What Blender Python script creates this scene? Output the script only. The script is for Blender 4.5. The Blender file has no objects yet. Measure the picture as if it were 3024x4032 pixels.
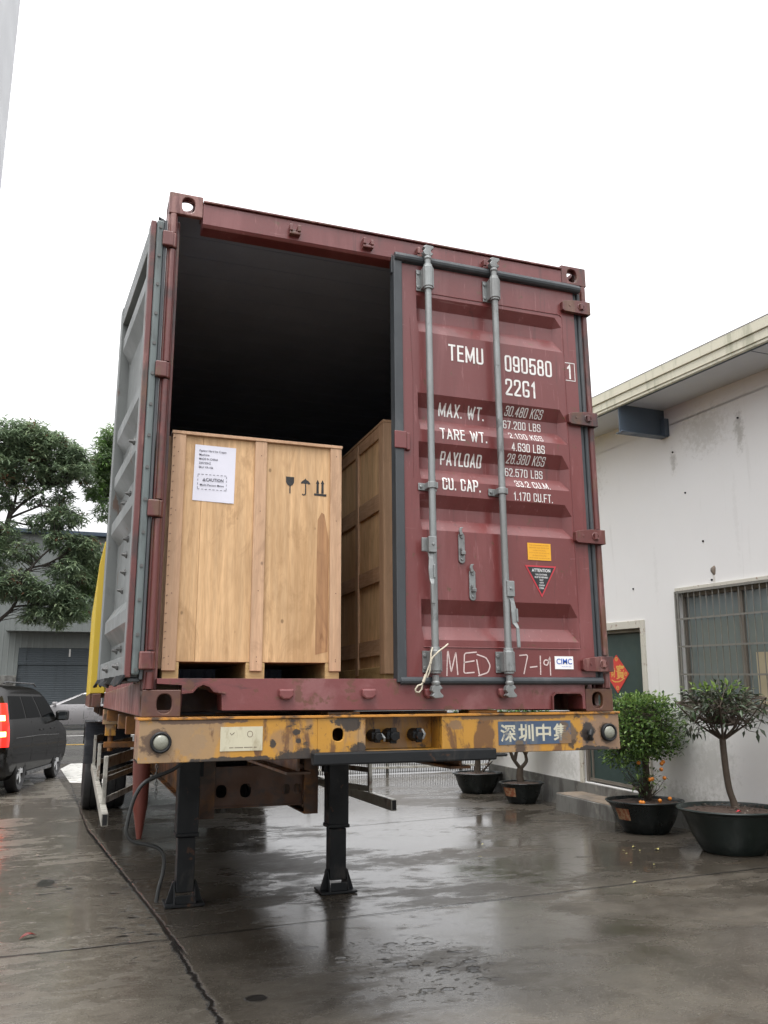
import bpy, bmesh, math, random
from mathutils import Vector, Matrix
from math import sin, cos, pi, radians, atan2, hypot, sqrt

# ------------------------------------------------------------------ camera, world, sun, exposure
sc = bpy.context.scene
COL = sc.collection
CAM = Vector((-0.2648, -3.9162, 1.5467))
yaw, pit, roll = radians(19.726), radians(12.609), radians(-0.396)
fw = Vector((sin(yaw) * cos(pit), cos(yaw) * cos(pit), sin(pit)))
rt = Vector((cos(yaw), -sin(yaw), 0.0)); up = rt.cross(fw)
r2 = rt * cos(roll) + up * sin(roll); u2 = -rt * sin(roll) + up * cos(roll)
cd = bpy.data.cameras.new('camera'); cam = bpy.data.objects.new('camera', cd); COL.objects.link(cam)
cam.matrix_world = Matrix(((r2.x, u2.x, -fw.x, CAM.x), (r2.y, u2.y, -fw.y, CAM.y), (r2.z, u2.z, -fw.z, CAM.z), (0, 0, 0, 1)))
cd.sensor_fit = 'VERTICAL'; cd.sensor_height = 36.0; cd.lens = 36.0 * 3290.86 / 4032.0
cd.clip_start = 0.05; cd.clip_end = 2000.0
sc.camera = cam

w = bpy.data.worlds.new('World'); sc.world = w; w.use_nodes = True
nt = w.node_tree; nt.nodes.clear()
SUN_EL, SUN_AZ = radians(68), radians(215)
sky = nt.nodes.new('ShaderNodeTexSky'); sky.sky_type = 'NISHITA'; sky.sun_disc = False
sky.sun_elevation = SUN_EL; sky.sun_rotation = SUN_AZ; sky.dust_density = 5.0; sky.air_density = 1.0
hs = nt.nodes.new('ShaderNodeHueSaturation'); hs.inputs['Saturation'].default_value = 0.12
mx = nt.nodes.new('ShaderNodeMix'); mx.data_type = 'RGBA'; mx.inputs[0].default_value = 0.6
mx.inputs[7].default_value = (8.6, 8.6, 8.75, 1)          # the even cloud layer
bg = nt.nodes.new('ShaderNodeBackground'); bg.inputs['Strength'].default_value = 0.12
wo = nt.nodes.new('ShaderNodeOutputWorld')
nt.links.new(sky.outputs[0], hs.inputs['Color']); nt.links.new(hs.outputs[0], mx.inputs[6])
tcw = nt.nodes.new('ShaderNodeTexCoord'); sxw = nt.nodes.new('ShaderNodeSeparateXYZ'); nt.links.new(tcw.outputs['Generated'], sxw.inputs[0])
mr = nt.nodes.new('ShaderNodeMapRange'); mr.inputs[1].default_value = 0.0; mr.inputs[2].default_value = 1.0; mr.inputs[3].default_value = 0.62; mr.inputs[4].default_value = 2.05
nt.links.new(sxw.outputs[2], mr.inputs[0])                # overcast: brighter overhead than at the horizon
sc_ = nt.nodes.new('ShaderNodeVectorMath'); sc_.operation = 'SCALE'; nt.links.new(mx.outputs[2], sc_.inputs[0]); nt.links.new(mr.outputs[0], sc_.inputs['Scale'])
nt.links.new(sc_.outputs[0], bg.inputs['Color']); nt.links.new(bg.outputs[0], wo.inputs['Surface'])
sd = bpy.data.lights.new('sun', 'SUN'); sd.energy = 0.8; sd.angle = radians(25); sd.color = (1.0, 0.97, 0.92)
sun = bpy.data.objects.new('sun', sd); COL.objects.link(sun)
sdir = Vector((sin(SUN_AZ) * cos(SUN_EL), cos(SUN_AZ) * cos(SUN_EL), sin(SUN_EL)))
sun.rotation_euler = sdir.to_track_quat('Z', 'Y').to_euler()
sc.view_settings.view_transform = 'Standard'; sc.view_settings.look = 'None'
sc.view_settings.exposure = 0.85; sc.view_settings.gamma = 1.0
try:
    sc.cycles.max_bounces = 8; sc.cycles.diffuse_bounces = 4; sc.cycles.glossy_bounces = 4; sc.cycles.transparent_max_bounces = 8
    sc.cycles.caustics_reflective = False; sc.cycles.caustics_refractive = False
except Exception:
    pass

rng = random.Random(7)

# ------------------------------------------------------------------ materials
class NT:
    """small node helper"""
    def __init__(self, name):
        self.m = bpy.data.materials.new(name); self.m.use_nodes = True
        self.t = self.m.node_tree; self.t.nodes.clear()
        self.out = self.n('ShaderNodeOutputMaterial')
    def n(self, typ, **k):
        x = self.t.nodes.new(typ)
        for a, b in k.items(): setattr(x, a, b)
        return x
    def l(self, a, b): self.t.links.new(a, b)
    def put(self, sock, v):
        if hasattr(v, 'is_linked') or hasattr(v, 'links'): self.l(v, sock)
        else: sock.default_value = v
    def math(self, op, a, b=0.0, c=None, clamp=False):
        x = self.n('ShaderNodeMath', operation=op, use_clamp=clamp)
        self.put(x.inputs[0], a); self.put(x.inputs[1], b)
        if c is not None: self.put(x.inputs[2], c)
        return x.outputs[0]
    def ramp(self, v, lo, hi, a=0.0, b=1.0):
        x = self.n('ShaderNodeMapRange', interpolation_type='SMOOTHSTEP')
        self.put(x.inputs[0], v); x.inputs[1].default_value = lo; x.inputs[2].default_value = hi
        self.put(x.inputs[3], a); self.put(x.inputs[4], b)
        return x.outputs[0]
    def mix(self, f, a, b, blend='MIX'):
        x = self.n('ShaderNodeMix', data_type='RGBA', blend_type=blend)
        self.put(x.inputs[0], f)
        self.put(x.inputs[6], a if not isinstance(a, tuple) else (*a[:3], 1)); self.put(x.inputs[7], b if not isinstance(b, tuple) else (*b[:3], 1))
        return x.outputs[2]
    def coord(self, kind='Object', scale=(1, 1, 1), loc=(0, 0, 0)):
        if kind == 'World':
            o = self.n('ShaderNodeNewGeometry').outputs['Position']
        else:
            o = self.n('ShaderNodeTexCoord').outputs[kind]
        if tuple(scale) == (1, 1, 1) and tuple(loc) == (0, 0, 0): return o
        mp = self.n('ShaderNodeMapping'); self.l(o, mp.inputs[0]); mp.inputs['Scale'].default_value = scale; mp.inputs['Location'].default_value = loc
        return mp.outputs[0]
    def noise(self, vec, scale, detail=4.0, rough=0.55, dist=0.0):
        x = self.n('ShaderNodeTexNoise'); self.l(vec, x.inputs['Vector'])
        x.inputs['Scale'].default_value = scale; x.inputs['Detail'].default_value = detail
        x.inputs['Roughness'].default_value = rough; x.inputs['Distortion'].default_value = dist
        return x.outputs['Fac']
    def bump(self, h, strength, dist=0.01, normal=None):
        x = self.n('ShaderNodeBump'); self.l(h, x.inputs['Height']); x.inputs['Strength'].default_value = strength; x.inputs['Distance'].default_value = dist
        if normal is not None: self.l(normal, x.inputs['Normal'])
        return x.outputs[0]
    def bsdf(self, col, rough=0.5, metal=0.0, normal=None, coat=0.0, spec=0.5, emit=None, estr=0.0, link=True):
        p = self.n('ShaderNodeBsdfPrincipled')
        self.put(p.inputs['Base Color'], (*col[:3], 1) if isinstance(col, tuple) else col)
        self.put(p.inputs['Roughness'], rough); self.put(p.inputs['Metallic'], metal)
        p.inputs['Specular IOR Level'].default_value = spec
        p.inputs['Coat Weight'].default_value = coat; p.inputs['Coat Roughness'].default_value = 0.12
        if normal is not None: self.l(normal, p.inputs['Normal'])
        if emit is not None:
            p.inputs['Emission Color'].default_value = (*emit, 1); p.inputs['Emission Strength'].default_value = estr
        if link: self.l(p.outputs[0], self.out.inputs['Surface'])
        return p

def mul(c, k): return tuple(min(1.0, x * k) for x in c)

def pmat(name, base, rough=0.5, metal=0.0, var=0.12, scale=2.5, stretch=(1, 1, 1), spots=(), bump=0.0, bscale=60, coat=0.0, spec=0.5, rvar=0.12, kind='Object', stains=(), sax=0, soft=0.72):
    """paint-like material: tone variation, patches of wear / rust / dirt (own colour and shape), uneven gloss"""
    k = NT(name); v = k.coord(kind, stretch)
    n1 = k.noise(v, scale, 5, 0.6)
    col = k.mix(n1, mul(base, 1 - var), mul(base, 1 + var))
    v0 = k.coord(kind)
    n2 = k.noise(v0, bscale, 3, 0.6)
    col = k.mix(k.math('MULTIPLY', n2, 0.25), col, mul(base, 1 - 1.6 * var))
    for i, (c, s, lo, hi, st, amt) in enumerate(spots):
        vs = k.coord(kind, st, (3.1 * i + 1.7, 1.3 * i, 5.2 * i))
        m = k.ramp(k.noise(vs, s, 6, 0.65, 0.3), lo - 0.055, hi - 0.05, 0.0, amt)
        col = k.mix(m, col, c)
    if stains:                                                        # marks with a place and outline of their own (x, z, rx, rz, colour)
        sp = k.n('ShaderNodeSeparateXYZ'); k.l(v0, sp.inputs[0]); wb_ = k.math('SUBTRACT', k.noise(v0, 14, 6, 0.7), 0.5)
        for (sx_, sz_, rx_, rz_, c) in stains:
            ex = k.math('DIVIDE', k.math('SUBTRACT', sp.outputs[sax], sx_), rx_); ez = k.math('DIVIDE', k.math('SUBTRACT', sp.outputs[2], sz_), rz_)
            d = k.math('ADD', k.math('SQRT', k.math('ADD', k.math('MULTIPLY', ex, ex), k.math('MULTIPLY', ez, ez))), k.math('MULTIPLY', wb_, 2.6))
            col = k.mix(k.ramp(d, soft, 1.0, 0.95 if soft > 0.5 else 0.6, 0.0), col, c)
    r = k.ramp(k.noise(v0, scale * 1.7, 4), 0.3, 0.7, max(0.03, rough - rvar), min(1.0, rough + rvar))
    nrm = k.bump(n2, bump, 0.004) if bump else None
    k.bsdf(col, r, metal, nrm, coat, spec)
    return k.m

RUST = (0.10, 0.045, 0.022); GRIME = (0.022, 0.02, 0.02)
M = {}
RED = (0.150, 0.033, 0.032)
M['red'] = pmat('red_container_paint', RED, 0.40, 0, 0.2, 1.8, (1, 1, 0.35), [
    ((0.24, 0.085, 0.085), 2.2, 0.56, 0.75, (1.5, 1.5, 0.25), 0.45), ((0.095, 0.025, 0.024), 3.5, 0.55, 0.72, (1, 1, 0.3), 0.5),
    (RUST, 16, 0.685, 0.735, (1, 1, 1), 0.8), ((0.28, 0.115, 0.115), 42, 0.665, 0.71, (1, 1, 0.10), 0.4), ((0.075, 0.024, 0.022), 24, 0.655, 0.71, (1.4, 1, 0.07), 0.5), ((0.26, 0.12, 0.12), 30, 0.70, 0.74, (0.12, 1, 1), 0.5)], 0.14, 45, 0.25)
M['red_frame'] = pmat('worn_red_frame_paint', (0.110, 0.027, 0.024), 0.45, 0, 0.2, 4, (1, 1, 0.4), [
    ((0.30, 0.15, 0.13), 9, 0.56, 0.66, (1, 1, 0.15), 0.6), (RUST, 9, 0.58, 0.68, (1, 1, 0.4), 0.85), (GRIME, 4, 0.60, 0.72, (1, 1, 0.6), 0.75)], 0.25, 50, 0.2)
M['red_sill'] = pmat('scuffed_red_sill_paint', (0.16, 0.042, 0.042), 0.4, 0, 0.18, 3, (1, 1, 1), [
    ((0.26, 0.12, 0.12), 3.4, 0.55, 0.72, (1, 1, 1), 0.5), (GRIME, 3, 0.62, 0.75, (0.6, 1, 2.5), 0.7), (RUST, 12, 0.62, 0.68, (1, 1, 1), 0.7)], 0.2, 40, 0.3)
M['rusty'] = pmat('rusty_casting_steel', (0.090, 0.036, 0.026), 0.55, 0, 0.3, 6, (1, 1, 1), [
    (RUST, 8, 0.5, 0.62, (1, 1, 1), 0.9), (GRIME, 5, 0.55, 0.7, (1, 1, 1), 0.8)], 0.3, 40, 0.1)
M['interior'] = pmat('dark_container_interior_paint', (0.23, 0.265, 0.34), 0.85, 0, 0.25, 2, rvar=0.05)
M['floor'] = pmat('dark_plywood_floor', (0.17, 0.12, 0.08), 0.7, 0, 0.25, 3)
M['grey_in'] = pmat('grey_door_lining_paint', (0.140, 0.150, 0.148), 0.42, 0, 0.12, 2, (1, 1, 0.4), [
    ((0.17, 0.18, 0.18), 3, 0.55, 0.75, (1, 1, 0.4), 0.5), (RUST, 10, 0.66, 0.72, (1, 1, 0.4), 0.7), (GRIME, 2.5, 0.66, 0.8, (1, 1, 0.8), 0.6)], 0.15, 40, 0.15)
M['galv'] = pmat('galvanised_steel', (0.25, 0.265, 0.265), 0.45, 0.45, 0.25, 9, (1, 1, 0.5), [
    ((0.17, 0.17, 0.165), 6, 0.5, 0.68, (1, 1, 0.3), 0.65), (GRIME, 11, 0.64, 0.72, (1, 1, 0.6), 0.5)], 0.25, 60)
M['stub'] = pmat('dull_grey_bolt_steel', (0.10, 0.10, 0.098), 0.5, 0.2, 0.2, 20)
M['rubber'] = pmat('black_rubber_gasket', (0.040, 0.046, 0.052), 0.5, 0, 0.3, 4, (1, 1, 0.5), [((0.09, 0.095, 0.1), 5, 0.55, 0.7, (1, 1, 0.3), 0.5)], 0.15, 30)
M['gasket_grey'] = pmat('grey_green_gasket_strip', (0.115, 0.14, 0.14), 0.5, 0, 0.25, 4, spots=[((0.06, 0.07, 0.07), 6, 0.55, 0.68, (1, 1, .4), 0.7)])
M['white_paint'] = pmat('white_stencil_paint', (0.72, 0.71, 0.69), 0.5, 0, 0.1, 14, spots=[((0.42, 0.25, 0.25), 26, 0.6, 0.7, (1, 1, 1), 0.5)])
M['chalk'] = pmat('chalk_marks', (0.62, 0.50, 0.48), 0.9, 0, 0.15, 30, spots=[((0.30, 0.12, 0.12), 90, 0.6, 0.7, (1, 1, 1), 0.6)])
M['decal_yellow'] = pmat('yellow_decal', (0.72, 0.36, 0.02), 0.4, 0, 0.05, 5)
M['decal_black'] = pmat('black_decal', (0.02, 0.02, 0.022), 0.4, 0, 0.1, 5)
M['decal_red'] = pmat('red_decal_border', (0.48, 0.035, 0.05), 0.4, 0, 0.05, 5)
M['decal_white'] = pmat('white_decal', (0.8, 0.8, 0.8), 0.4, 0, 0.03, 5)
M['decal_blue'] = pmat('blue_print', (0.02, 0.09, 0.42), 0.4, 0, 0.05, 5)
M['brown_print'] = pmat('brown_print', (0.38, 0.17, 0.02), 0.4, 0, 0.05, 5)
M['paper'] = pmat('white_paper', (0.64, 0.64, 0.72), 0.7, 0, 0.03, 5)
M['ink'] = pmat('grey_printer_ink', (0.10, 0.10, 0.13), 0.7, 0, 0.05, 5)
M['stencil_black'] = pmat('black_spray_stencil', (0.018, 0.018, 0.018), 0.7, 0, 0.2, 20)
M['bolster'] = pmat('worn_yellow_chassis_paint', (0.43, 0.215, 0.028), 0.42, 0, 0.2, 4, (1, 1, 0.5), [
    ((0.28, 0.185, 0.10), 2.4, 0.57, 0.67, (1, 1, 0.4), 0.85), ((0.20, 0.13, 0.085), 6, 0.60, 0.68, (1, 1, 0.35), 0.6),
    (RUST, 7, 0.60, 0.67, (1, 1, 0.4), 0.85), (GRIME, 6.0, 0.66, 0.72, (1, 1, 1.2), 0.9)], 0.2, 40, 0.25, stains=[(0.05, 1.38, 0.27, 0.13, (0.27, 0.18, 0.10)), (2.40, 1.36, 0.20, 0.15, (0.22, 0.14, 0.09)), (0.42, 1.284, 0.22, 0.018, GRIME), (0.70, 1.285, 0.12, 0.045, GRIME), (0.955, 1.445, 0.085, 0.045, GRIME), (1.0, 1.31, 0.06, 0.04, GRIME), (0.70, 1.40, 0.02, 0.016, GRIME), (0.71, 1.36, 0.014, 0.012, GRIME), (0.59, 1.345, 0.018, 0.03, GRIME), (0.515, 1.325, 0.016, 0.03, RUST), (1.87, 1.30, 0.04, 0.05, (0.06, 0.04, 0.03)), (2.27, 1.37, 0.05, 0.05, GRIME), (2.30, 1.286, 0.14, 0.016, GRIME), (1.85, 1.455, 0.4, 0.018, (0.14, 0.08, 0.04)), (0.25, 1.455, 0.25, 0.014, (0.10, 0.06, 0.04)), (0.065, 1.367, 0.075, 0.06, (0.09, 0.055, 0.035)), (2.39, 1.367, 0.065, 0.058, (0.08, 0.05, 0.03)), (2.16, 1.38, 0.05, 0.05, (0.12, 0.08, 0.05)), (1.50, 1.42, 0.05, 0.03, (0.2, 0.12, 0.06))])
M['orange_beam'] = pmat('dirty_orange_chassis_paint', (0.24, 0.095, 0.014), 0.5, 0, 0.25, 4, spots=[(GRIME, 3, 0.42, 0.62, (1, 1, 1), 0.85), (RUST, 6, 0.5, 0.65, (1, 1, 1), 0.7)])
M['brown_web'] = pmat('grimy_brown_crossmember', (0.085, 0.036, 0.016), 0.5, 0, 0.3, 4, spots=[(GRIME, 3, 0.5, 0.65, (1, 1, 1), 0.7)])
M['black_steel'] = pmat('black_painted_steel', (0.012, 0.0135, 0.015), 0.5, 0, 0.3, 5, spec=0.25, spots=[((0.04, 0.037, 0.034), 7, 0.62, 0.74, (1, 1, 0.4), 0.6), (RUST, 10, 0.66, 0.72, (1, 1, 1), 0.6)], bump=0.2, bscale=30)
M['flange_line'] = pmat('scraped_yellow_edge', (0.46, 0.20, 0.03), 0.45, 0, 0.2, 6, spots=[(GRIME, 8, 0.52, 0.62, (0.5, 1, 1), 0.9)])
M['guard'] = pmat('dirty_white_tube', (0.36, 0.35, 0.31), 0.45, 0, 0.2, 5, spots=[(GRIME, 5, 0.55, 0.7, (1, 1, 1), 0.6), (RUST, 9, 0.62, 0.68, (1, 1, 1), 0.7)])
M['blue_plate'] = pmat('faded_blue_plate', (0.050, 0.080, 0.135), 0.5, 0, 0.2, 6, spots=[((0.16, 0.11, 0.07), 9, 0.62, 0.68, (1, 1, 0.5), 0.8), ((0.11, 0.13, 0.15), 14, 0.56, 0.66, (1, 1, 0.3), 0.6)], stains=[(2.14, 1.34, 0.05, 0.05, (0.20, 0.12, 0.06)), (2.12, 1.41, 0.03, 0.02, (0.10, 0.07, 0.05)), (1.86, 1.325, 0.03, 0.02, (0.12, 0.09, 0.06))])
M['plate_white'] = pmat('worn_cream_lettering', (0.50, 0.48, 0.38), 0.5, 0, 0.15, 12, spots=[((0.10, 0.11, 0.13), 22, 0.60, 0.67, (1, 1, 0.5), 0.8)], stains=[(2.14, 1.36, 0.035, 0.07, (0.16, 0.11, 0.07))])
M['cream_plate'] = pmat('scratched_cream_plate', (0.50, 0.47, 0.35), 0.5, 0, 0.15, 6, spots=[((0.25, 0.2, 0.12), 9, 0.55, 0.66, (1, 1, 0.4), 0.6)])
M['lens'] = pmat('cloudy_lamp_lens', (0.22, 0.225, 0.185), 0.25, 0, 0.2, 40)
M['tyre'] = pmat('tyre_rubber', (0.018, 0.018, 0.019), 0.6, 0, 0.2, 8)
M['fender'] = pmat('wet_black_fender', (0.02, 0.021, 0.024), 0.12, 0, 0.2, 5, rvar=0.05)
M['yellow'] = pmat('yellow_container_paint', (0.50, 0.36, 0.035), 0.45, 0, 0.15, 2, (1, 1, 0.4), [(RUST, 6, 0.66, 0.74, (1, 1, 0.4), 0.6)])
M['pipe_red'] = pmat('dirty_red_pipe', (0.14, 0.035, 0.025), 0.5, 0, 0.25, 6)
M['hose'] = pmat('grey_rubber_hose', (0.026, 0.028, 0.028), 0.4, 0, 0.15, 6)
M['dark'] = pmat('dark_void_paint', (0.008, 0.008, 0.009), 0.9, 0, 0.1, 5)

def wood(name, base, dark, pink=0.0, along='z', seed=0.0):
    k = NT(name)
    st = {'z': (7, 7, 0.55), 'x': (0.55, 7, 7), 'y': (7, 0.55, 7)}[along]
    v = k.coord('Object', st, (seed, seed * 1.7, seed * 0.3))
    n1 = k.noise(v, 1.6, 6, 0.6, 1.2)
    k2 = k.n('ShaderNodeTexWave', wave_type='BANDS', bands_direction='X' if along != 'x' else 'Z')
    k.l(v, k2.inputs['Vector']); k2.inputs['Scale'].default_value = 1.1; k2.inputs['Distortion'].default_value = 9.0
    k2.inputs['Detail'].default_value = 4; k2.inputs['Detail Scale'].default_value = 0.7
    col = k.mix(k.ramp(n1, 0.3, 0.72), mul(base, 0.80), mul(base, 1.12))
    col = k.mix(k.math('MULTIPLY', k2.outputs['Fac'], 0.32), col, dark)
    big = k.noise(k.coord('Object', (2.2, 2.2, 0.9), (seed, 0, seed)), 1.1, 4, 0.6, 0.6)
    col = k.mix(k.ramp(big, 0.52, 0.72, 0, 0.55), col, mul(dark, 0.85))
    # knots
    kv = k.n('ShaderNodeTexVoronoi'); k.l(k.coord('Object', (1, 1, 0.7), (seed * 2, 0.3, 0.1)), kv.inputs['Vector']); kv.inputs['Scale'].default_value = 8.5
    knot = k.ramp(kv.outputs['Distance'], 0.035, 0.085, 1.0, 0.0)
    blot = k.ramp(k.noise(k.coord('Object', (3.2, 3.2, 1.1), (seed + 4, 1, 2)), 2.0, 6, 0.68, 1.4), 0.52, 0.64, 0, 0.42)
    col = k.mix(blot, col, mul(dark, 0.72))
    col = k.mix(k.math('MULTIPLY', knot, 0.75), col, mul(dark, 0.35))
    fine = k.noise(k.coord('Object', tuple(s * 10 for s in st)), 2.0, 3)
    col = k.mix(k.math('MULTIPLY', k.ramp(fine, 0.35, 0.65), 0.24), col, mul(dark, 0.65))
    k.bsdf(col, k.ramp(fine, 0.3, 0.7, 0.5, 0.7), 0, k.bump(fine, 0.12, 0.003))
    return k.m
M['ply'] = wood('plywood_veneer', (0.61, 0.395, 0.21), (0.40, 0.225, 0.095))
M['ply2'] = wood('plywood_veneer_lightened', (0.72, 0.48, 0.26), (0.50, 0.29, 0.14), seed=3.3)  # same plywood, base lightened to stand in for light bounced inside the container
M['batten'] = wood('pinkish_batten_wood', (0.51, 0.325, 0.20), (0.42, 0.25, 0.145), seed=5.1)
M['batten_h'] = wood('pinkish_batten_wood_level', (0.50, 0.315, 0.19), (0.38, 0.21, 0.115), along='y', seed=8.0)
M['skid'] = wood('raw_pine_skid', (0.47, 0.33, 0.15), (0.32, 0.18, 0.07), along='x', seed=1.1)
M['dark_veneer'] = wood('dark_heartwood_strip', (0.42, 0.225, 0.10), (0.24, 0.11, 0.05), seed=2.0)

# ------------------------------------------------------------------ mesh helpers
class MB:
    def __init__(self): self.v = []; self.f = []; self.mi = []; self.xf = None
    def add(self, vs, fs, m=0):
        o = len(self.v)
        for p in vs:
            p = Vector(p)
            if self.xf is not None: p = self.xf @ p
            self.v.append(tuple(p))
        for f in fs: self.f.append(tuple(i + o for i in f)); self.mi.append(m)
    def box(self, x0, x1, y0, y1, z0, z1, m=0):
        self.add([(x0, y0, z0), (x1, y0, z0), (x1, y1, z0), (x0, y1, z0), (x0, y0, z1), (x1, y0, z1), (x1, y1, z1), (x0, y1, z1)],
                 [(0, 3, 2, 1), (4, 5, 6, 7), (0, 1, 5, 4), (1, 2, 6, 5), (2, 3, 7, 6), (3, 0, 4, 7)], m)
    def tube(self, pts, r, n=10, m=0, cap=True):
        pts = [Vector(p) for p in pts]
        rs = r if isinstance(r, (list, tuple)) else [r] * len(pts)
        vs = []; fs = []
        T = [(pts[min(i + 1, len(pts) - 1)] - pts[max(i - 1, 0)]).normalized() for i in range(len(pts))]
        ref = Vector((0, 0, 1)) if abs(T[0].z) < 0.9 else Vector((1, 0, 0))
        a = T[0].cross(ref).normalized()
        for i, p in enumerate(pts):
            a = (a - T[i] * a.dot(T[i])).normalized(); b = T[i].cross(a)
            for j in range(n):
                t = 2 * pi * j / n; vs.append(p + (a * cos(t) + b * sin(t)) * rs[i])
        for i in range(len(pts) - 1):
            for j in range(n):
                fs.append((i * n + j, i * n + (j + 1) % n, (i + 1) * n + (j + 1) % n, (i + 1) * n + j))
        if cap:
            fs.append(tuple(reversed(range(n)))); fs.append(tuple((len(pts) - 1) * n + j for j in range(n)))
        self.add(vs, fs, m)
    def cyl(self, p0, p1, r, n=14, m=0): self.tube([p0, p1], r, n, m)
    def prism(self, poly, a0, a1, axis='y', m=0):
        """2-D polygon extruded along an axis; poly is (x,z) for y, (y,z) for x, (x,y) for z"""
        def P(q, a):
            return {'y': (q[0], a, q[1]), 'x': (a, q[0], q[1]), 'z': (q[0], q[1], a)}[axis]
        n = len(poly); vs = [P(q, a0) for q in poly] + [P(q, a1) for q in poly]
        fs = [tuple(range(n)), tuple(reversed(range(n, 2 * n)))] + [(i, i + n, (i + 1) % n + n, (i + 1) % n) for i in range(n)]
        self.add(vs, fs, m)
    def lathe(self, prof, n=32, m=0, c=(0, 0, 0), closed=False):
        vs = []; fs = []
        for r, z in prof:
            for j in range(n):
                t = 2 * pi * j / n; vs.append((c[0] + r * cos(t), c[1] + r * sin(t), c[2] + z))
        for i in range(len(prof) - 1):
            for j in range(n): fs.append((i * n + j, i * n + (j + 1) % n, (i + 1) * n + (j + 1) % n, (i + 1) * n + j))
        self.add(vs, fs, m)
    def holeplate(self, x0, x1, z0, z1, cx, cz, rx, rz, y0, y1, axis='y', m=0, n=32):
        """rectangular plate with an oval hole through its thickness"""
        def P(a, b, d): return {'y': (a, d, b), 'x': (d, a, b), 'z': (a, b, d)}[axis]
        R = []; E = []
        for j in range(n):
            t = 2 * pi * (j + 0.5) / n; c, s = cos(t), sin(t)
            E.append((cx + rx * abs(c) ** 0.8 * (1 if c > 0 else -1), cz + rz * abs(s) ** 0.8 * (1 if s > 0 else -1)))
            k = 1e9
            if c > 1e-9: k = min(k, (x1 - cx) / c)
            if c < -1e-9: k = min(k, (x0 - cx) / c)
            if s > 1e-9: k = min(k, (z1 - cz) / s)
            if s < -1e-9: k = min(k, (z0 - cz) / s)
            R.append([cx + c * k, cz + s * k])
        for X, Z in ((x0, z0), (x1, z0), (x1, z1), (x0, z1)):        # snap the nearest sample to each corner
            j = min(range(n), key=lambda q: hypot(R[q][0] - X, R[q][1] - Z)); R[j] = [X, Z]
        vs = [P(*p, y0) for p in R] + [P(*p, y0) for p in E] + [P(*p, y1) for p in R] + [P(*p, y1) for p in E]
        fs = []
        for j in range(n):
            k = (j + 1) % n
            fs += [(j, k, n + k, n + j), (2 * n + j, 3 * n + j, 3 * n + k, 2 * n + k), (n + j, n + k, 3 * n + k, 3 * n + j), (j, 2 * n + j, 2 * n + k, k)]
        self.add(vs, fs, m)
    def build(self, name, mats, parent=None, bevel=0.0, smooth=None, recalc=True, seg=2):
        me = bpy.data.meshes.new(name); me.from_pydata(self.v, [], self.f)
        if not isinstance(mats, (list, tuple)): mats = [mats]
        for x in mats: me.materials.append(M[x] if isinstance(x, str) else x)
        if len(mats) > 1: me.polygons.foreach_set('material_index', self.mi)
        if recalc:
            bm = bmesh.new(); bm.from_mesh(me); bmesh.ops.recalc_face_normals(bm, faces=bm.faces); bm.to_mesh(me); bm.free()
        if smooth:
            me.polygons.foreach_set('use_smooth', [True] * len(me.polygons)); me.set_sharp_from_angle(angle=radians(smooth))
        me.update()
        o = bpy.data.objects.new(name, me); COL.objects.link(o)
        if parent is not None: o.parent = parent
        if bevel:
            b = o.modifiers.new('edges', 'BEVEL'); b.width = bevel; b.segments = seg; b.limit_method = 'ANGLE'; b.angle_limit = radians(40)
        return o

def tag(o, label=None, cat=None, group=None, kind=None):
    for k, v in (('label', label), ('category', cat), ('group', group), ('kind', kind)):
        if v: o[k] = v
    return o
def thing(name, label, cat, loc=(0, 0, 0), rz=0.0, group=None):
    o = bpy.data.objects.new(name, None); COL.objects.link(o); o.location = loc; o.rotation_euler = (0, 0, rz)
    o.empty_display_size = 0.2
    return tag(o, label, cat, group)

# text -------------------------------------------------------------
def font_mesh(s, height, width=None, bold=0.0):
    """built-in font as flat 2-D triangles, lower-left at 0,0; scaled so that the ink box has the given height (and width)"""
    c = bpy.data.curves.new('lettering', 'FONT'); c.body = s; c.resolution_u = 3; c.offset = bold
    o = bpy.data.objects.new('lettering', c); COL.objects.link(o)
    dg = bpy.context.evaluated_depsgraph_get(); e = o.evaluated_get(dg); me = e.to_mesh()
    vs = [tuple(v.co) for v in me.vertices]; fs = [tuple(p.vertices) for p in me.polygons]
    e.to_mesh_clear(); bpy.data.objects.remove(o); bpy.data.curves.remove(c)
    x0 = min(v[0] for v in vs); x1 = max(v[0] for v in vs); y0 = min(v[1] for v in vs); y1 = max(v[1] for v in vs)
    ky = height / (y1 - y0); kx = ky if width is None else width / (x1 - x0)
    return [((v[0] - x0) * kx, (v[1] - y0) * ky) for v in vs], fs, (x1 - x0) * kx
def put_text(mb, s, x, z, y, height, width=None, m=0, bold=0.0, centre=False, frame=None):
    vs, fs, wd = font_mesh(s, height, width, bold)
    ox = x - wd / 2 if centre else x
    fr = frame or (lambda a, b: (a, y, b))
    mb.add([fr(ox + a, z + b) for a, b in vs], fs, m)

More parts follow.
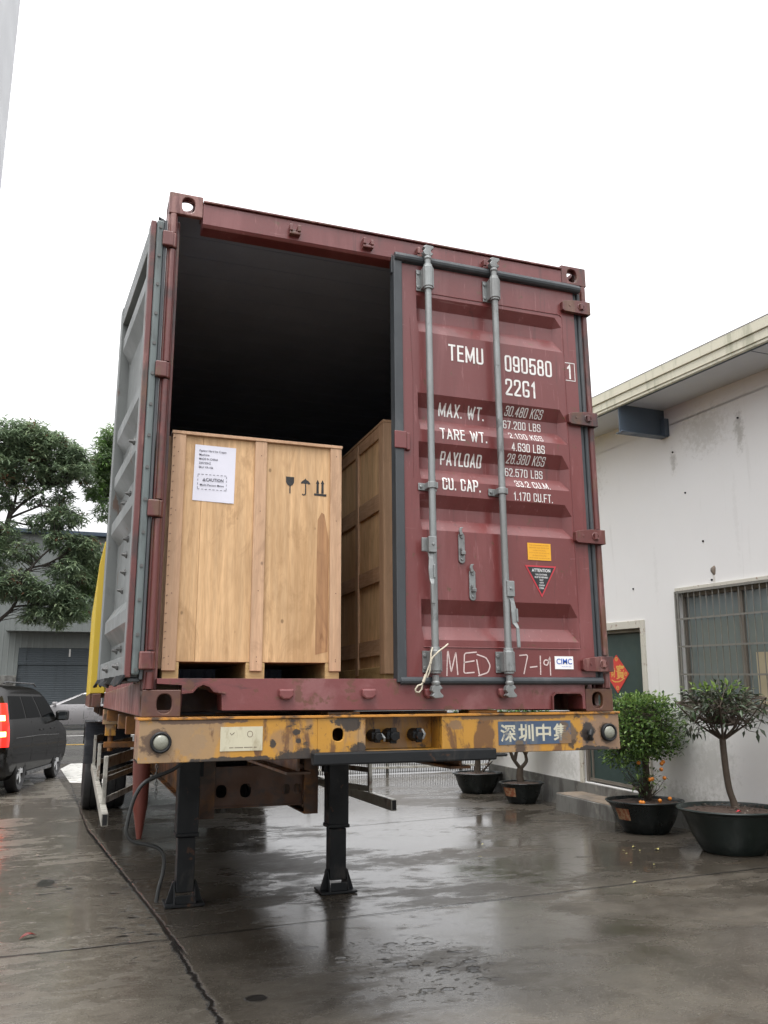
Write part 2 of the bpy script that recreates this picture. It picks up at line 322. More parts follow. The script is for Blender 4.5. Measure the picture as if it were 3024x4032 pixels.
RR = True
GL = {
 '0': [(RR, [(0, 0), (1, 0), (1, 1), (0, 1)], 1)], '1': [(0, [(.1, .78), (.62, 1), (.62, 0)], 0)],
 '2': [(RR, [(0, .72), (0, 1), (1, 1), (1, .6), (0, .06), (0, 0), (1, 0)], 0)],
 '3': [(RR, [(0, .75), (0, 1), (1, 1), (1, .53), (.4, .53)], 0), (RR, [(.4, .53), (1, .53), (1, 0), (0, 0), (0, .25)], 0)],
 '4': [(0, [(.72, 0), (.72, 1), (0, .28), (1, .28)], 0)],
 '5': [(0, [(1, 1), (.06, 1), (0, .5)], 0), (RR, [(0, .5), (.25, .61), (1, .61), (1, 0), (0, 0), (0, .25)], 0)],
 '6': [(RR, [(0, 0), (1, 0), (1, .54), (0, .54)], 1), (RR, [(0, .3), (0, 1), (1, 1), (1, .84)], 0)],
 '7': [(0, [(0, 1), (1, 1), (.35, 0)], 0)],
 '8': [(RR, [(0, 0), (1, 0), (1, .53), (0, .53)], 1), (RR, [(.05, .53), (.95, .53), (.95, 1), (.05, 1)], 1)],
 '9': [(RR, [(0, .42), (1, .42), (1, 1), (0, 1)], 1), (RR, [(1, .7), (1, 0), (0, 0), (0, .24)], 0)],
 'A': [(0, [(0, 0), (.5, 1), (1, 0)], 0), (0, [(.2, .3), (.8, .3)], 0)],
 'B': [(0, [(0, 0), (0, 1)], 0), (RR, [(0, 1), (.95, 1), (.95, .53), (0, .53)], 0), (RR, [(0, .53), (1, .53), (1, 0), (0, 0)], 0)],
 'C': [(RR, [(1, .7), (1, 1), (0, 1), (0, 0), (1, 0), (1, .3)], 0)],
 'D': [(0, [(0, 0), (0, 1)], 0), (RR, [(0, 1), (1, 1), (1, 0), (0, 0)], 0)],
 'E': [(0, [(1, 1), (0, 1), (0, 0), (1, 0)], 0), (0, [(0, .52), (.85, .52)], 0)],
 'F': [(0, [(1, 1), (0, 1), (0, 0)], 0), (0, [(0, .5), (.85, .5)], 0)],
 'G': [(RR, [(1, .80), (1, 1), (0, 1), (0, 0), (1, 0), (1, .41), (.55, .41)], 0)],
 'K': [(0, [(0, 0), (0, 1)], 0), (0, [(1, 1), (.03, .4)], 0), (0, [(.33, .6), (1, 0)], 0)],
 'L': [(0, [(0, 1), (0, 0), (1, 0)], 0)], 'M': [(0, [(0, 0), (0, 1)], 0), (0, [(0.04, .93), (.5, .12), (.96, .93)], 0), (0, [(1, 1), (1, 0)], 0)],
 'O': [(RR, [(0, 0), (1, 0), (1, 1), (0, 1)], 1)], 'P': [(0, [(0, 0), (0, 1)], 0), (RR, [(0, 1), (1, 1), (1, .44), (0, .44)], 0)],
 'R': [(0, [(0, 0), (0, 1)], 0), (RR, [(0, 1), (1, 1), (1, .46), (0, .46)], 0), (0, [(.5, .46), (1, 0)], 0)],
 'S': [(RR, [(1, .75), (1, 1), (0, 1), (0, .53), (1, .53), (1, 0), (0, 0), (0, .25)], 0)],
 'T': [(0, [(0, 1), (1, 1)], 0), (0, [(.5, 1), (.5, 0)], 0)], 'U': [(RR, [(0, 1), (0, 0), (1, 0), (1, 1)], 0)],
 'W': [(0, [(0, 1), (.25, 0), (.5, .85), (.75, 0), (1, 1)], 0)], 'X': [(0, [(0, 0), (1, 1)], 0), (0, [(0, 1), (1, 0)], 0)],
 'Y': [(0, [(0, 1), (.5, .48), (1, 1)], 0), (0, [(.5, .48), (.5, 0)], 0)], '.': [(0, [(0, 0), (0, .03)], 0)],
}
GW = {'M': .52, 'W': .60, '.': .02, '1': .26, 'A': .42, 'L': .32, 'T': .36, 'E': .32, 'F': .32}
def round_poly(pts, closed, r):
    n = len(pts); out = []
    for i in range(n):
        if not closed and i in (0, n - 1): out.append(pts[i]); continue
        p = Vector(pts[i]); a = Vector(pts[i - 1]); b = Vector(pts[(i + 1) % n])
        la = (a - p).length; lb = (b - p).length; q = min(r, la * 0.48, lb * 0.48)
        s = p + (a - p).normalized() * q; e = p + (b - p).normalized() * q
        for t in (0, .25, .5, .75, 1): out.append(tuple(s * (1 - t) ** 2 + p * 2 * t * (1 - t) + e * t * t))
    return out
def strip(mb, pts, th, fr, m=0, closed=False, step=0.008):
    """a mitred band of width th along a 2-D path, mapped to space by fr(a, b)"""
    P = [Vector(p) for p in pts]
    if closed: P = P + [P[0]]
    Q = []
    for i in range(len(P) - 1):
        n = max(1, int((P[i + 1] - P[i]).length / step))
        for j in range(n): Q.append(P[i].lerp(P[i + 1], j / n))
    if not closed: Q.append(P[-1])
    n = len(Q)
    if not closed:                                                    # square ends
        d0 = (Q[0] - Q[1]).normalized() * th * 0.5; d1 = (Q[-1] - Q[-2]).normalized() * th * 0.5
        Q[0] = Q[0] + d0; Q[-1] = Q[-1] + d1
    vs = []
    for i in range(n):
        a = Q[i - 1] if (closed or i > 0) else None; b = Q[(i + 1) % n] if (closed or i < n - 1) else None
        d1 = (Q[i] - a).normalized() if a is not None else None; d2 = (b - Q[i]).normalized() if b is not None else None
        if d1 is None: d1 = d2
        if d2 is None: d2 = d1
        nn = Vector((-(d1.y + d2.y), d1.x + d2.x))
        if nn.length < 1e-6: nn = Vector((-d1.y, d1.x))
        nn.normalize(); c = max(0.5, nn.dot(Vector((-d1.y, d1.x))))
        o = nn * (th * 0.5 / c)
        vs += [fr(*(Q[i] + o)), fr(*(Q[i] - o))]
    fs = [(2 * i, 2 * i + 1, 2 * ((i + 1) % n) + 1, 2 * ((i + 1) % n)) for i in range(n if closed else n - 1)]
    mb.add(vs, fs, m)
def stencil(mb, s, x, z, width, height, fr, m=0, th=None, slant=0.0):
    """condensed stencil lettering; fr(a, b, layer) maps wall coordinates to space"""
    t = th or height * (0.118 if height > 0.06 else 0.105)
    gap = 0.13 * height + t; wd = []; tot = 0
    for ch in s:
        q = 0.12 * height if ch == ' ' else GW.get(ch, .36) * height - 0.0
        wd.append(q); tot += q + gap
    tot -= gap - t
    k = width / tot; cx = x + t * 0.5
    for ch, q in zip(s, wd):
        if ch != ' ':
            for li, (rd, pts, cl) in enumerate(GL[ch]):
                pp = [(cx + a * q * k, z + t * 0.5 + b * (height - t)) for a, b in pts]
                if slant: pp = [(a + (b - z) * slant, b) for a, b in pp]
                if rd: pp = round_poly(pp, cl, 0.115 * height)
                strip(mb, pp, t, lambda a, b, L=li: fr(a, b, L), m, bool(cl))
        cx += (q + gap) * k

# ------------------------------------------------------------------ ground and road
RISE0, RISE1, RZ = 19.5, 33.5, 0.42
def gz(y):
    t = min(1.0, max(0.0, (y - RISE0) / (RISE1 - RISE0))); return RZ * t * t * (3 - 2 * t)
def ground_material():
    k = NT('wet_concrete'); P = k.coord('World')
    def N(scale, det=5, rough=0.58, dist=0.0, st=(1, 1, 1), loc=(0, 0, 0)):
        return k.noise(k.coord('World', st, loc), scale, det, rough, dist)
    sx = k.n('ShaderNodeSeparateXYZ'); k.l(P, sx.inputs[0]); X, Y = sx.outputs[0], sx.outputs[1]
    big = N(0.42, 5, 0.6, 0.6); med = N(1.7, 6, 0.62, 0.4, (1, 1, 1), (4, 2, 0)); fine = N(26, 5, 0.65); grain = N(95, 3, 0.65)
    streak = N(0.9, 5, 0.6, 0.8, (0.55, 1.35, 1), (9, 1, 0))
    # where the concrete stands under a film of water
    mid2 = N(6.5, 6, 0.7, 0.4, (0.8, 1.2, 1), (1, 8, 0))
    wet = k.ramp(k.math('ADD', k.math('MULTIPLY', big, 0.42), k.math('ADD', k.math('MULTIPLY', streak, 0.36), k.math('MULTIPLY', mid2, 0.22))), 0.445, 0.505)
    near = k.ramp(Y, 0.4, 3.0)                                        # the yard drains towards the open front edge
    wet = k.math('MULTIPLY', wet, k.math('MULTIPLY_ADD', near, 0.45, 0.55))
    wob = k.math('SUBTRACT', N(3.2, 5, 0.7), 0.5); wob2 = k.math('SUBTRACT', N(11, 4, 0.7, 0, (1, 1, 1), (5, 5, 0)), 0.5)
    def line(p0, p1, wdt, a, b, w1=0.05, w2=0.04):
        dx, dy = p1[0] - p0[0], p1[1] - p0[1]; L = hypot(dx, dy); nx, ny = -dy / L, dx / L
        d = k.math('ADD', k.math('MULTIPLY', X, nx), k.math('MULTIPLY_ADD', Y, ny, -(p0[0] * nx + p0[1] * ny)))
        d = k.math('ADD', d, k.math('ADD', k.math('MULTIPLY', wob, w1), k.math('MULTIPLY', wob2, w2)))
        t = k.math('ADD', k.math('MULTIPLY', X, dx / L), k.math('MULTIPLY_ADD', Y, dy / L, -(p0[0] * dx + p0[1] * dy) / L))
        m = k.ramp(k.math('ABSOLUTE', d), wdt * 0.4, wdt, 1, 0)
        return k.math('MULTIPLY', m, k.math('MULTIPLY', k.ramp(t, a, a + 0.2), k.ramp(t, b - 0.2, b, 1, 0)))
    J = [line((0.50, 0.6), (0.36, 3.7), 0.024, -6, 1.9, 0.06, 0.07), line((0.44, 2.2), (-0.05, 7.6), 0.026, -0.4, 5.5), line((-0.05, 7.5), (-0.3, 14), 0.012, -0.2, 7),
         line((-3, 2.14), (0.42, 2.25), 0.024, -9, 3.45, 0.03, 0.03), line((0.40, 2.25), (5.0, 2.62), 0.022, 0, 7.5, 0.03, 0.03), line((-9, 7.3), (0.1, 7.55), 0.009, 0, 9, 0.02, 0.02),
         line((0.1, 6.15), (6.6, 7.15), 0.022, 0, 7, 0.03, 0.03), line((-9, 12.3), (6, 12.6), 0.014, 0, 15, 0.03, 0.02)]
    crack = J[0]
    for j in J[1:]: crack = k.math('MAXIMUM', crack, j)
    def blob(cx, cy, rx, ry):
        ex = k.math('DIVIDE', k.math('SUBTRACT', X, cx), rx); ey = k.math('DIVIDE', k.math('SUBTRACT', Y, cy), ry)
        return k.ramp(k.math('SQRT', k.math('ADD', k.math('MULTIPLY', ex, ex), k.math('MULTIPLY', ey, ey))), 0.5, 1.0, 1, 0)
    worn = k.math('MAXIMUM', k.math('MAXIMUM', blob(0.22, 3.3, 0.28, 1.9), blob(1.75, 1.15, 0.55, 0.75)), k.math('MAXIMUM', blob(0.25, 2.45, 0.55, 0.3), blob(-0.35, 4.4, 0.4, 1.2)))
    vo = k.n('ShaderNodeTexVoronoi'); k.l(k.coord('World', (0.75, 1.2, 1)), vo.inputs['Vector']); vo.inputs['Scale'].default_value = 9.0
    pn = k.math('MULTIPLY', k.ramp(k.math('ADD', vo.outputs['Distance'], k.math('MULTIPLY', wob2, 0.7)), 0.22, 0.36, 1, 0), k.ramp(N(4, 2), 0.45, 0.50)); pn2 = N(17, 4, 0.6, 0.2)
    pits = k.math('MULTIPLY', k.math('MAXIMUM', pn, k.math('MULTIPLY', k.ramp(pn2, 0.58, 0.68), 0.5)), worn)
    hole = k.math('MAXIMUM', blob(0.73, 0.93, 0.085, 0.075), k.math('MAXIMUM', blob(1.22, 1.72, 0.09, 0.05), blob(-0.42, 4.45, 0.10, 0.22)))
    hole = k.ramp(k.math('ADD', hole, k.math('ADD', k.math('MULTIPLY', wob2, 1.6), k.math('MULTIPLY', k.math('SUBTRACT', mid2, 0.5), 1.2))), 0.42, 0.7)
    dark = k.math('MAXIMUM', k.math('MAXIMUM', crack, hole), k.math('MULTIPLY', pits, 1.0), clamp=True)
    col = k.mix(k.ramp(med, 0.36, 0.64), (0.052, 0.044, 0.034), (0.118, 0.104, 0.084))
    col = k.mix(k.ramp(mid2, 0.42, 0.62, 0, 0.5), col, (0.075, 0.067, 0.055))
    col = k.mix(k.ramp(big, 0.35, 0.65, 0.0, 0.5), col, (0.058, 0.048, 0.038))
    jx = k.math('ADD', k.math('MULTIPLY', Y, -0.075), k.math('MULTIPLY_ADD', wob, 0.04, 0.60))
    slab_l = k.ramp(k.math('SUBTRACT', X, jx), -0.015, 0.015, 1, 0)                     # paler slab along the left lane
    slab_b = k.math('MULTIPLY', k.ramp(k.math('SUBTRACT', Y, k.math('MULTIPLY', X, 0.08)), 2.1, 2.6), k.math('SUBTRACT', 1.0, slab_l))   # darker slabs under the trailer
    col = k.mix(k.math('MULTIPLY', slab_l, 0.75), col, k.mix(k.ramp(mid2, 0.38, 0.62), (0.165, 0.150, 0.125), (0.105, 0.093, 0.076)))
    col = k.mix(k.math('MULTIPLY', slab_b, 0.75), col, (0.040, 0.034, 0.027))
    stain = k.ramp(N(1.1, 6, 0.7, 1.0, (0.6, 1.4, 1), (2, 7, 0)), 0.56, 0.66, 0, 0.55)
    col = k.mix(stain, col, (0.050, 0.036, 0.022))
    pale = k.ramp(N(0.8, 6, 0.7, 0.5, (1, 1, 1), (7, 3, 0)), 0.60, 0.72, 0, 0.4)
    col = k.mix(pale, col, (0.155, 0.135, 0.105))
    col = k.mix(k.math('MULTIPLY', k.ramp(grain, 0.40, 0.62), 0.42), col, (0.045, 0.04, 0.034))
    col = k.mix(k.ramp(N(75, 2, 0.6, 0, (1, 1, 1), (3, 3, 3)), 0.62, 0.70, 0, 0.5), col, (0.30, 0.28, 0.24))
    col = k.mix(dark, col, (0.020, 0.018, 0.016))
    rough = k.math('MULTIPLY_ADD', wet, -0.33, 0.43)
    rough = k.math('ADD', rough, k.math('MULTIPLY', k.math('SUBTRACT', mid2, 0.5), 0.35))
    rough = k.math('ADD', rough, k.math('MULTIPLY', k.math('SUBTRACT', med, 0.5), 0.30))
    rough = k.math('MAXIMUM', k.math('ADD', rough, k.math('MULTIPLY', stain, 0.12)), 0.05)
    h = k.math('ADD', k.math('MULTIPLY', fine, 0.35), k.math('MULTIPLY', grain, 0.16))
    h = k.math('MULTIPLY', h, k.math('MULTIPLY_ADD', wet, -0.75, 1.0))
    h = k.math('SUBTRACT', h, k.math('MULTIPLY', dark, 3.0))
    h = k.math('ADD', h, k.math('MULTIPLY', k.math('MULTIPLY', fine, worn), 0.5))
    pb = k.bsdf(col, rough, 0, k.bump(h, 0.6, 0.008), 0.0, 0.5)
    k.l(k.math('MULTIPLY_ADD', wet, 0.34, 0.16), pb.inputs['Specular IOR Level'])
    return k.m
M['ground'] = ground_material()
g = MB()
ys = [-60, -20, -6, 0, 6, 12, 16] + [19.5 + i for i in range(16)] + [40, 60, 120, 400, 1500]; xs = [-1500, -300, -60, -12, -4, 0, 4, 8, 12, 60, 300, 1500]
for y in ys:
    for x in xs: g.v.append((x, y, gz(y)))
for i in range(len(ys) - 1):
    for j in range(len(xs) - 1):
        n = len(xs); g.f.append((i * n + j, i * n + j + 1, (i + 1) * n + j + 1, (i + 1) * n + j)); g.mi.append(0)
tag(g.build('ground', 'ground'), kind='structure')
def asphalt():
    k = NT('wet_asphalt'); v = k.coord('World'); n1 = k.noise(v, 0.5, 5); n2 = k.noise(v, 60, 3)
    k.bsdf(k.mix(n1, (0.045, 0.043, 0.04), (0.10, 0.095, 0.085)), k.ramp(n1, 0.35, 0.65, 0.10, 0.40), 0, k.bump(n2, 0.3, 0.006)); return k.m
M['asphalt'] = asphalt()
M['road_white'] = pmat('wet_white_road_paint', (0.62, 0.61, 0.57), 0.35, 0, 0.1, 3, spots=[((0.25, 0.24, 0.22), 5, 0.55, 0.7, (1, 1, 1), 0.7)], kind='World')
M['road_yellow'] = pmat('wet_yellow_road_paint', (0.60, 0.36, 0.05), 0.35, 0, 0.1, 3, kind='World')
def sheet(name, x0, x1, y0, y1, dz, mat, n=1):
    b = MB(); yy = [y0 + (y1 - y0) * i / n for i in range(n + 1)]
    for y in yy: b.v += [(x0, y, gz(y) + dz), (x1, y, gz(y) + dz)]
    for i in range(n): b.f.append((2 * i, 2 * i + 1, 2 * i + 3, 2 * i + 2)); b.mi.append(0)
    return tag(b.build(name, mat), kind='structure')
sheet('road', -120, 120, 19.5, 34.5, 0.004, 'asphalt', 15)
sheet('road_marking', -90, 90, 25.55, 25.73, 0.012, 'road_yellow')
sheet('road_marking', -90, 90, 28.95, 29.15, 0.012, 'road_white')
b = MB(); b.add([(-0.31, 14.1, 0.004), (0.42, 13.7, 0.004), (0.42, 19.9, 0.004), (-0.28, 19.9, 0.004), (-0.55, 17.8, 0.004)], [(0, 1, 2, 3, 4)])
tag(b.build('road_marking', 'road_white'), kind='structure')
b = MB(); b.add([(-1.75, 13.6, 0.004), (-0.95, 14.0, 0.004), (-1.1, 15.2, 0.004), (-1.9, 15.0, 0.004)], [(0, 1, 2, 3)])
tag(b.build('road_marking', 'road_white'), kind='structure')

# ------------------------------------------------------------------ the open container
CZ = 1.475; CW = 2.438; CH = 2.591; CL = 6.058
cont = thing('shipping_container', 'dark red corrugated shipping container with one rear door swung open, loaded on the yellow trailer', 'shipping container', (0, 0, CZ))
def corr_profile(L0, L1, depth, pitch=0.278):
    """closed trapezoid corrugation along a length: list of (s, d)"""
    pts = []; s = L0
    while s < L1 - pitch * 0.5:
        pts += [(s, 0), (s + .072, 0), (s + .139, depth), (s + .211, depth)]; s += pitch
    pts.append((L1, 0)); return pts
def corrugated_wall(name, xo, sgn, mats, y0, y1, z0, z1, parent):
    b = MB(); pr = corr_profile(y0, y1, 0.036); n = len(pr)
    for off, mi in ((0.0, 0), (0.012, 1)):
        vs = [(xo + sgn * (d + off), s, z0) for s, d in pr] + [(xo + sgn * (d + off), s, z1) for s, d in pr]
        b.add(vs, [(i, i + 1, n + i + 1, n + i) for i in range(n - 1)], mi)
    return b.build(name, mats, parent, recalc=False)
corrugated_wall('side_wall', 0.012, 1, ['red', 'interior'], 0.10, CL - 0.10, 0.16, CH - 0.06, cont)
corrugated_wall('side_wall', CW - 0.012, -1, ['red', 'interior'], 0.10, CL - 0.10, 0.16, CH - 0.06, cont)
b = MB(); pr = corr_profile(0.10, CW - 0.10, 0.04, 0.25); n = len(pr)
for off, mi in ((0.0, 0), (0.012, 1)):
    b.add([(s, CL - 0.02 - d - off, 0.16) for s, d in pr] + [(s, CL - 0.02 - d - off, CH - 0.06) for s, d in pr], [(i, i + 1, n + i + 1, n + i) for i in range(n - 1)], mi)
b.build('front_wall', ['red', 'interior'], cont, recalc=False)
b = MB(); pr = corr_profile(0.12, CL - 0.12, 0.02, 0.21); n = len(pr)
for off, mi in ((0.0, 0), (0.012, 1)):
    b.add([(0.05, s, CH - 0.035 + d * (0.8 if mi == 0 else 0.12) - off) for s, d in pr] + [(CW - 0.05, s, CH - 0.035 + d * (0.8 if mi == 0 else 0.12) - off) for s, d in pr], [(i, i + 1, n + i + 1, n + i) for i in range(n - 1)], mi)
b.build('roof', ['red', 'interior'], cont, recalc=False)
b = MB(); b.box(0.055, CW - 0.055, 0.153, CL - 0.06, 0.125, 0.166); b.build('floor', 'floor', cont)
b = MB()
for x in (0.06, CW - 0.06):
    pass
for yy in [0.45 + 0.5 * i for i in range(11)]: b.box(0.05, CW - 0.05, yy, yy + 0.045, 0.01, 0.122)
b.build('floor_joists', 'rusty', cont)
for x0, x1 in ((0.0, 0.048), (CW - 0.048, CW)):
    b = MB(); b.box(x0 + 0.004, x1 - 0.004, 0.18, CL - 0.18, CH - 0.075, CH - 0.008); b.build('top_rail', 'red_frame', cont, 0.006)
    b = MB(); b.box(x0, x1, 0.18, CL - 0.18, 0.0, 0.158); b.build('bottom_rail', 'red_frame', cont, 0.006)
# rear corner posts: channel with a rounded hinge-pin rod on the face
for s in (0, 1):
    b = MB(); X = (lambda v: v) if s == 0 else (lambda v: CW - v)
    a = sorted((X(0.0), X(0.047))); b.box(a[0], a[1], 0.012, 0.10, 0.118, CH - 0.118)
    a = sorted((X(0.047), X(0.066))); b.box(a[0], a[1], 0.075, 0.10, 0.118, CH - 0.118)
    b.build('corner_post', 'red_frame', cont, 0.006)
    b = MB(); zs = [0.118, 0.20, 0.29, 0.90, 0.985, 1.585, 1.67, 2.275, 2.36, CH - 0.118]
    for i in range(0, 10, 2): b.tube([(X(0.026), 0.010, zs[i] + 0.004), (X(0.026), 0.010, zs[i + 1] - 0.004)], 0.0165, 12)
    b.build('hinge_rod', 'red_frame', cont, 0, 40)
# corner castings, hollow with oval openings
def casting(x, y, z, fx, fy, top):
    b = MB(); W_, D_, H_ = 0.162, 0.178, 0.118; t = 0.028
    W_, D_ = 0.168, 0.178
    x0, x1 = (x, x + W_) if fx > 0 else (x - W_, x); y0, y1 = (y, y + D_) if fy > 0 else (y - D_, y); z0, z1 = z, z + H_
    ya, yb = (y0, y0 + t) if fy > 0 else (y1 - t, y1)
    b.holeplate(x0, x1, z0, z1, x + fx * 0.096, z + 0.058, 0.033, 0.042, ya, yb, 'y')
    xa, xb = (x0, x0 + t) if fx > 0 else (x1 - t, x1)
    yy0, yy1 = (yb, y1) if fy > 0 else (y0, ya)
    b.holeplate(yy0, yy1, z0, z1, y + fy * 0.095, z + 0.058, 0.04, 0.038, xa, xb, 'x')
    xx0, xx1 = (xb, x1) if fx > 0 else (x0, xa)
    za, zb = (z1 - 0.03, z1) if top else (z0, z0 + 0.03)
    b.holeplate(xx0, xx1, yy0, yy1, x + fx * 0.09, y + fy * 0.095, 0.036, 0.058, za, zb, 'z')
    return b.build('corner_casting', 'rusty' if not top else 'red_frame', cont, 0.005)
for x, fx in ((0.0, 1), (CW, -1)):
    for y, fy in ((0.0, 1), (CL, -1)):
        casting(x, y, CH - 0.118, fx, fy, True); casting(x, y, 0.0, fx, fy, False)
# door header
b = MB(); b.prism([(0.0, CH - 0.036), (0.10, CH - 0.036), (0.10, CH - 0.165), (0.012, CH - 0.165), (0.0, CH - 0.150)], 0.169, CW - 0.169, 'x'); b.build('door_header', 'red', cont, 0.005)
b = MB(); b.box(0.169, CW - 0.169, -0.012, 0.12, CH - 0.034, CH - 0.024); b.build('header_plate', 'red_frame', cont, 0.002)
b = MB(); b.box(0.169, CW - 0.169, 0.135, 0.16, CH - 0.060, CH - 0.037); b.build('header_back_plate', 'red_frame', cont)
BX = (1.387, 1.793); KX = (0.645, 1.051)
for i, x in enumerate(list(KX) + [v - 0.022 for v in BX]):              # cam keepers on header
    b = MB(); z = CH - 0.126
    b.box(x - 0.030, x + 0.030, -0.030, 0.003, z - 0.006, z + 0.010)
    b.box(x - 0.030, x - 0.013, -0.036, 0.003, z + 0.010, z + 0.048)
    b.box(x + 0.013, x + 0.030, -0.036, 0.003, z + 0.010, z + (0.040 if i % 2 else 0.048))
    b.box(x - 0.013, x + 0.013, -0.008, 0.003, z + 0.010, z + 0.034)
    b.build('cam_keeper', 'red_frame', cont, 0.004)
# sill with the two fork pockets, the left one bent upwards
def PL(b):
    e = b.build('fork_pocket_lip', 'red_frame', cont); so = e.modifiers.new('solid', 'SOLIDIFY'); so.thickness = 0.02; so.offset = 0
sill = [(0.170, 0.028), (0.172, 0.100), (0.215, 0.104), (0.236, 0.128), (0.262, 0.140), (0.292, 0.130), (0.312, 0.108), (0.348, 0.098), (0.352, 0.026),
        (2.068, 0.014), (2.070, 0.078), (2.084, 0.092), (2.238, 0.092), (2.251, 0.078), (2.252, 0.014), (CW - 0.169, 0.014), (CW - 0.169, 0.152), (CW - 0.06, 0.152), (CW - 0.06, 0.168), (0.06, 0.168), (0.06, 0.145), (0.170, 0.138)]
b = MB(); b.prism(sill, 0.004, 0.15, 'y'); b.build('door_sill', 'red_sill', cont, 0.004)
b = MB()
strip(b, [(0.172, 0.104), (0.215, 0.108), (0.236, 0.132), (0.262, 0.144), (0.292, 0.134), (0.312, 0.112), (0.362, 0.104)], 0.008, lambda x, z: (x, -0.003, z))
PL(b); b = MB()
strip(b, [(2.062, 0.014), (2.064, 0.080), (2.082, 0.097), (2.238, 0.097)], 0.008, lambda x, z: (x, -0.003, z))
PL(b)
b = MB(); b.box(0.176, 0.346, 0.16, 1.9, 0.006, 0.016); b.build('fork_pocket_floor', 'dark', cont); b = MB(); b.box(2.07, 2.25, 0.16, 1.9, 0.006, 0.012); b.build('fork_pocket_floor', 'dark', cont)
for x in list(KX) + [v - 0.012 for v in BX]:
    b = MB(); z = 0.098
    b.prism([(x - 0.036, z + 0.022), (x + 0.036, z + 0.022), (x + 0.034, z - 0.012), (x + 0.016, z - 0.026), (x - 0.016, z - 0.026), (x - 0.034, z - 0.012)], -0.026, 0.004, 'y')
    b.build('sill_keeper', 'red_sill', cont, 0.008)

# ---- right door (closed)
DEP = 0.040; K = (3.916 + DEP) / 3.916
def inn(z): return 0.072 + (z - 0.072) * K
PROF = []
for a, bq, c, d in ((2.239, 2.165, 2.087, 2.027), (1.673, 1.591, 1.522, 1.468), (1.400, 1.316, 1.249, 1.197), (1.115, 1.045, 0.979, 0.925), (0.565, 0.491, 0.426, 0.361)):
    PROF += [(a, 0.0), (inn(bq) - 0.004, DEP), (inn(c), DEP), (d, 0.0)]
def prof(z):
    if z >= PROF[0][0] or z <= PROF[-1][0]: return 0.0
    for (za, da), (zb, db) in zip(PROF, PROF[1:]):
        if zb <= z <= za: return da + (db - da) * (za - z) / (za - zb)
    return 0.0
PX0, PX1, PE = 1.336, 2.246, 0.040
def endf(x):
    if x <= PX0 or x >= PX1: return 0.0
    return min(1.0, (x - PX0) / 0.012, (PX1 - x) / PE)
def depth(x, z): return prof(z) * endf(x)
FY = 0.0
door = MB()
xs = [1.250, 1.262, PX0, PX0 + 0.012, 1.6, 1.9, PX1 - PE, PX1, 2.338]; zs = [2.418] + [p[0] for p in PROF] + [0.168]
for z in zs:
    for x in xs: door.v.append((x, FY + depth(x, z), z))
n = len(xs)
for i in range(len(zs) - 1):
    for j in range(n - 1): door.f.append((i * n + j, (i + 1) * n + j, (i + 1) * n + j + 1, i * n + j + 1)); door.mi.append(0)
# back skin, so that the door has a body
door.add([(x, FY + 0.062, z) for x in (1.250, 2.338) for z in (0.168, 2.418)], [(0, 1, 3, 2)], 1)
door.add([(1.250, FY, 0.168), (1.250, FY + .062, 0.168), (1.250, FY + .062, 2.418), (1.250, FY, 2.418)], [(0, 1, 2, 3)])
door.add([(2.338, FY, 0.168), (2.338, FY + .062, 0.168), (2.338, FY + .062, 2.418), (2.338, FY, 2.418)], [(3, 2, 1, 0)])
door.add([(1.250, FY, 2.418), (2.338, FY, 2.418), (2.338, FY + .062, 2.418), (1.250, FY + .062, 2.418)], [(0, 1, 2, 3)])
door.add([(1.250, FY, 0.168), (2.338, FY, 0.168), (2.338, FY + .062, 0.168), (1.250, FY + .062, 0.168)], [(3, 2, 1, 0)])
dr = door.build('rear_door', ['red', 'interior'], cont, recalc=False)
tag(dr, 'closed right door with locking bars and white stencilled numbers')
b = MB()                                                              # panel weld seams standing slightly proud
b.tube([(1.34, -0.001, 2.262), (2.235, -0.001, 2.262), (2.25, -0.001, 2.25)], 0.0028, 6); b.tube([(1.345, -0.001, 0.325), (2.25, -0.001, 0.325)], 0.003, 6)
b.tube([(2.256, -0.001, 2.25), (2.256, -0.001, 0.33)], 0.0022, 6); b.tube([(1.296, -0.001, 2.1), (1.31, -0.001, 1.75), (1.305, -0.001, 1.2)], 0.0012, 5)
b.build('weld_seam', 'red', dr)
b = MB()                                                              # gasket: left leg, top tube, bottom leg, right leg
b.box(1.200, 1.249, -0.014, 0.050, 0.150, 2.452); b.box(1.192, 1.2005, -0.002, 0.030, 2.35, 2.462)
b.tube([(1.205, -0.012, 2.446), (2.30, -0.012, 2.440), (2.375, -0.012, 2.436)], 0.0235, 12)
b.box(1.250, 2.330, 0.002, 0.05, 2.419, 2.47)
b.tube([(1.216, -0.006, 0.158), (2.375, -0.006, 0.158)], 0.019, 12); b.box(1.216, 2.39, 0.004, 0.05, 0.152, 0.167)
b.box(2.339, 2.366, 0.012, 0.050, 0.170, 2.44); b.tube([(2.380, 0.014, 0.16), (2.380, 0.014, 2.42)], 0.012, 10)
b.build('gasket', 'rubber', dr, 0.004)
b = MB(); b.box(1.193, 1.262, -0.024, -0.0145, 1.345, 1.44); b.box(1.262, 1.284, -0.018, -0.001, 1.340, 1.435); b.build('astragal_plate', 'red', dr, 0.006)
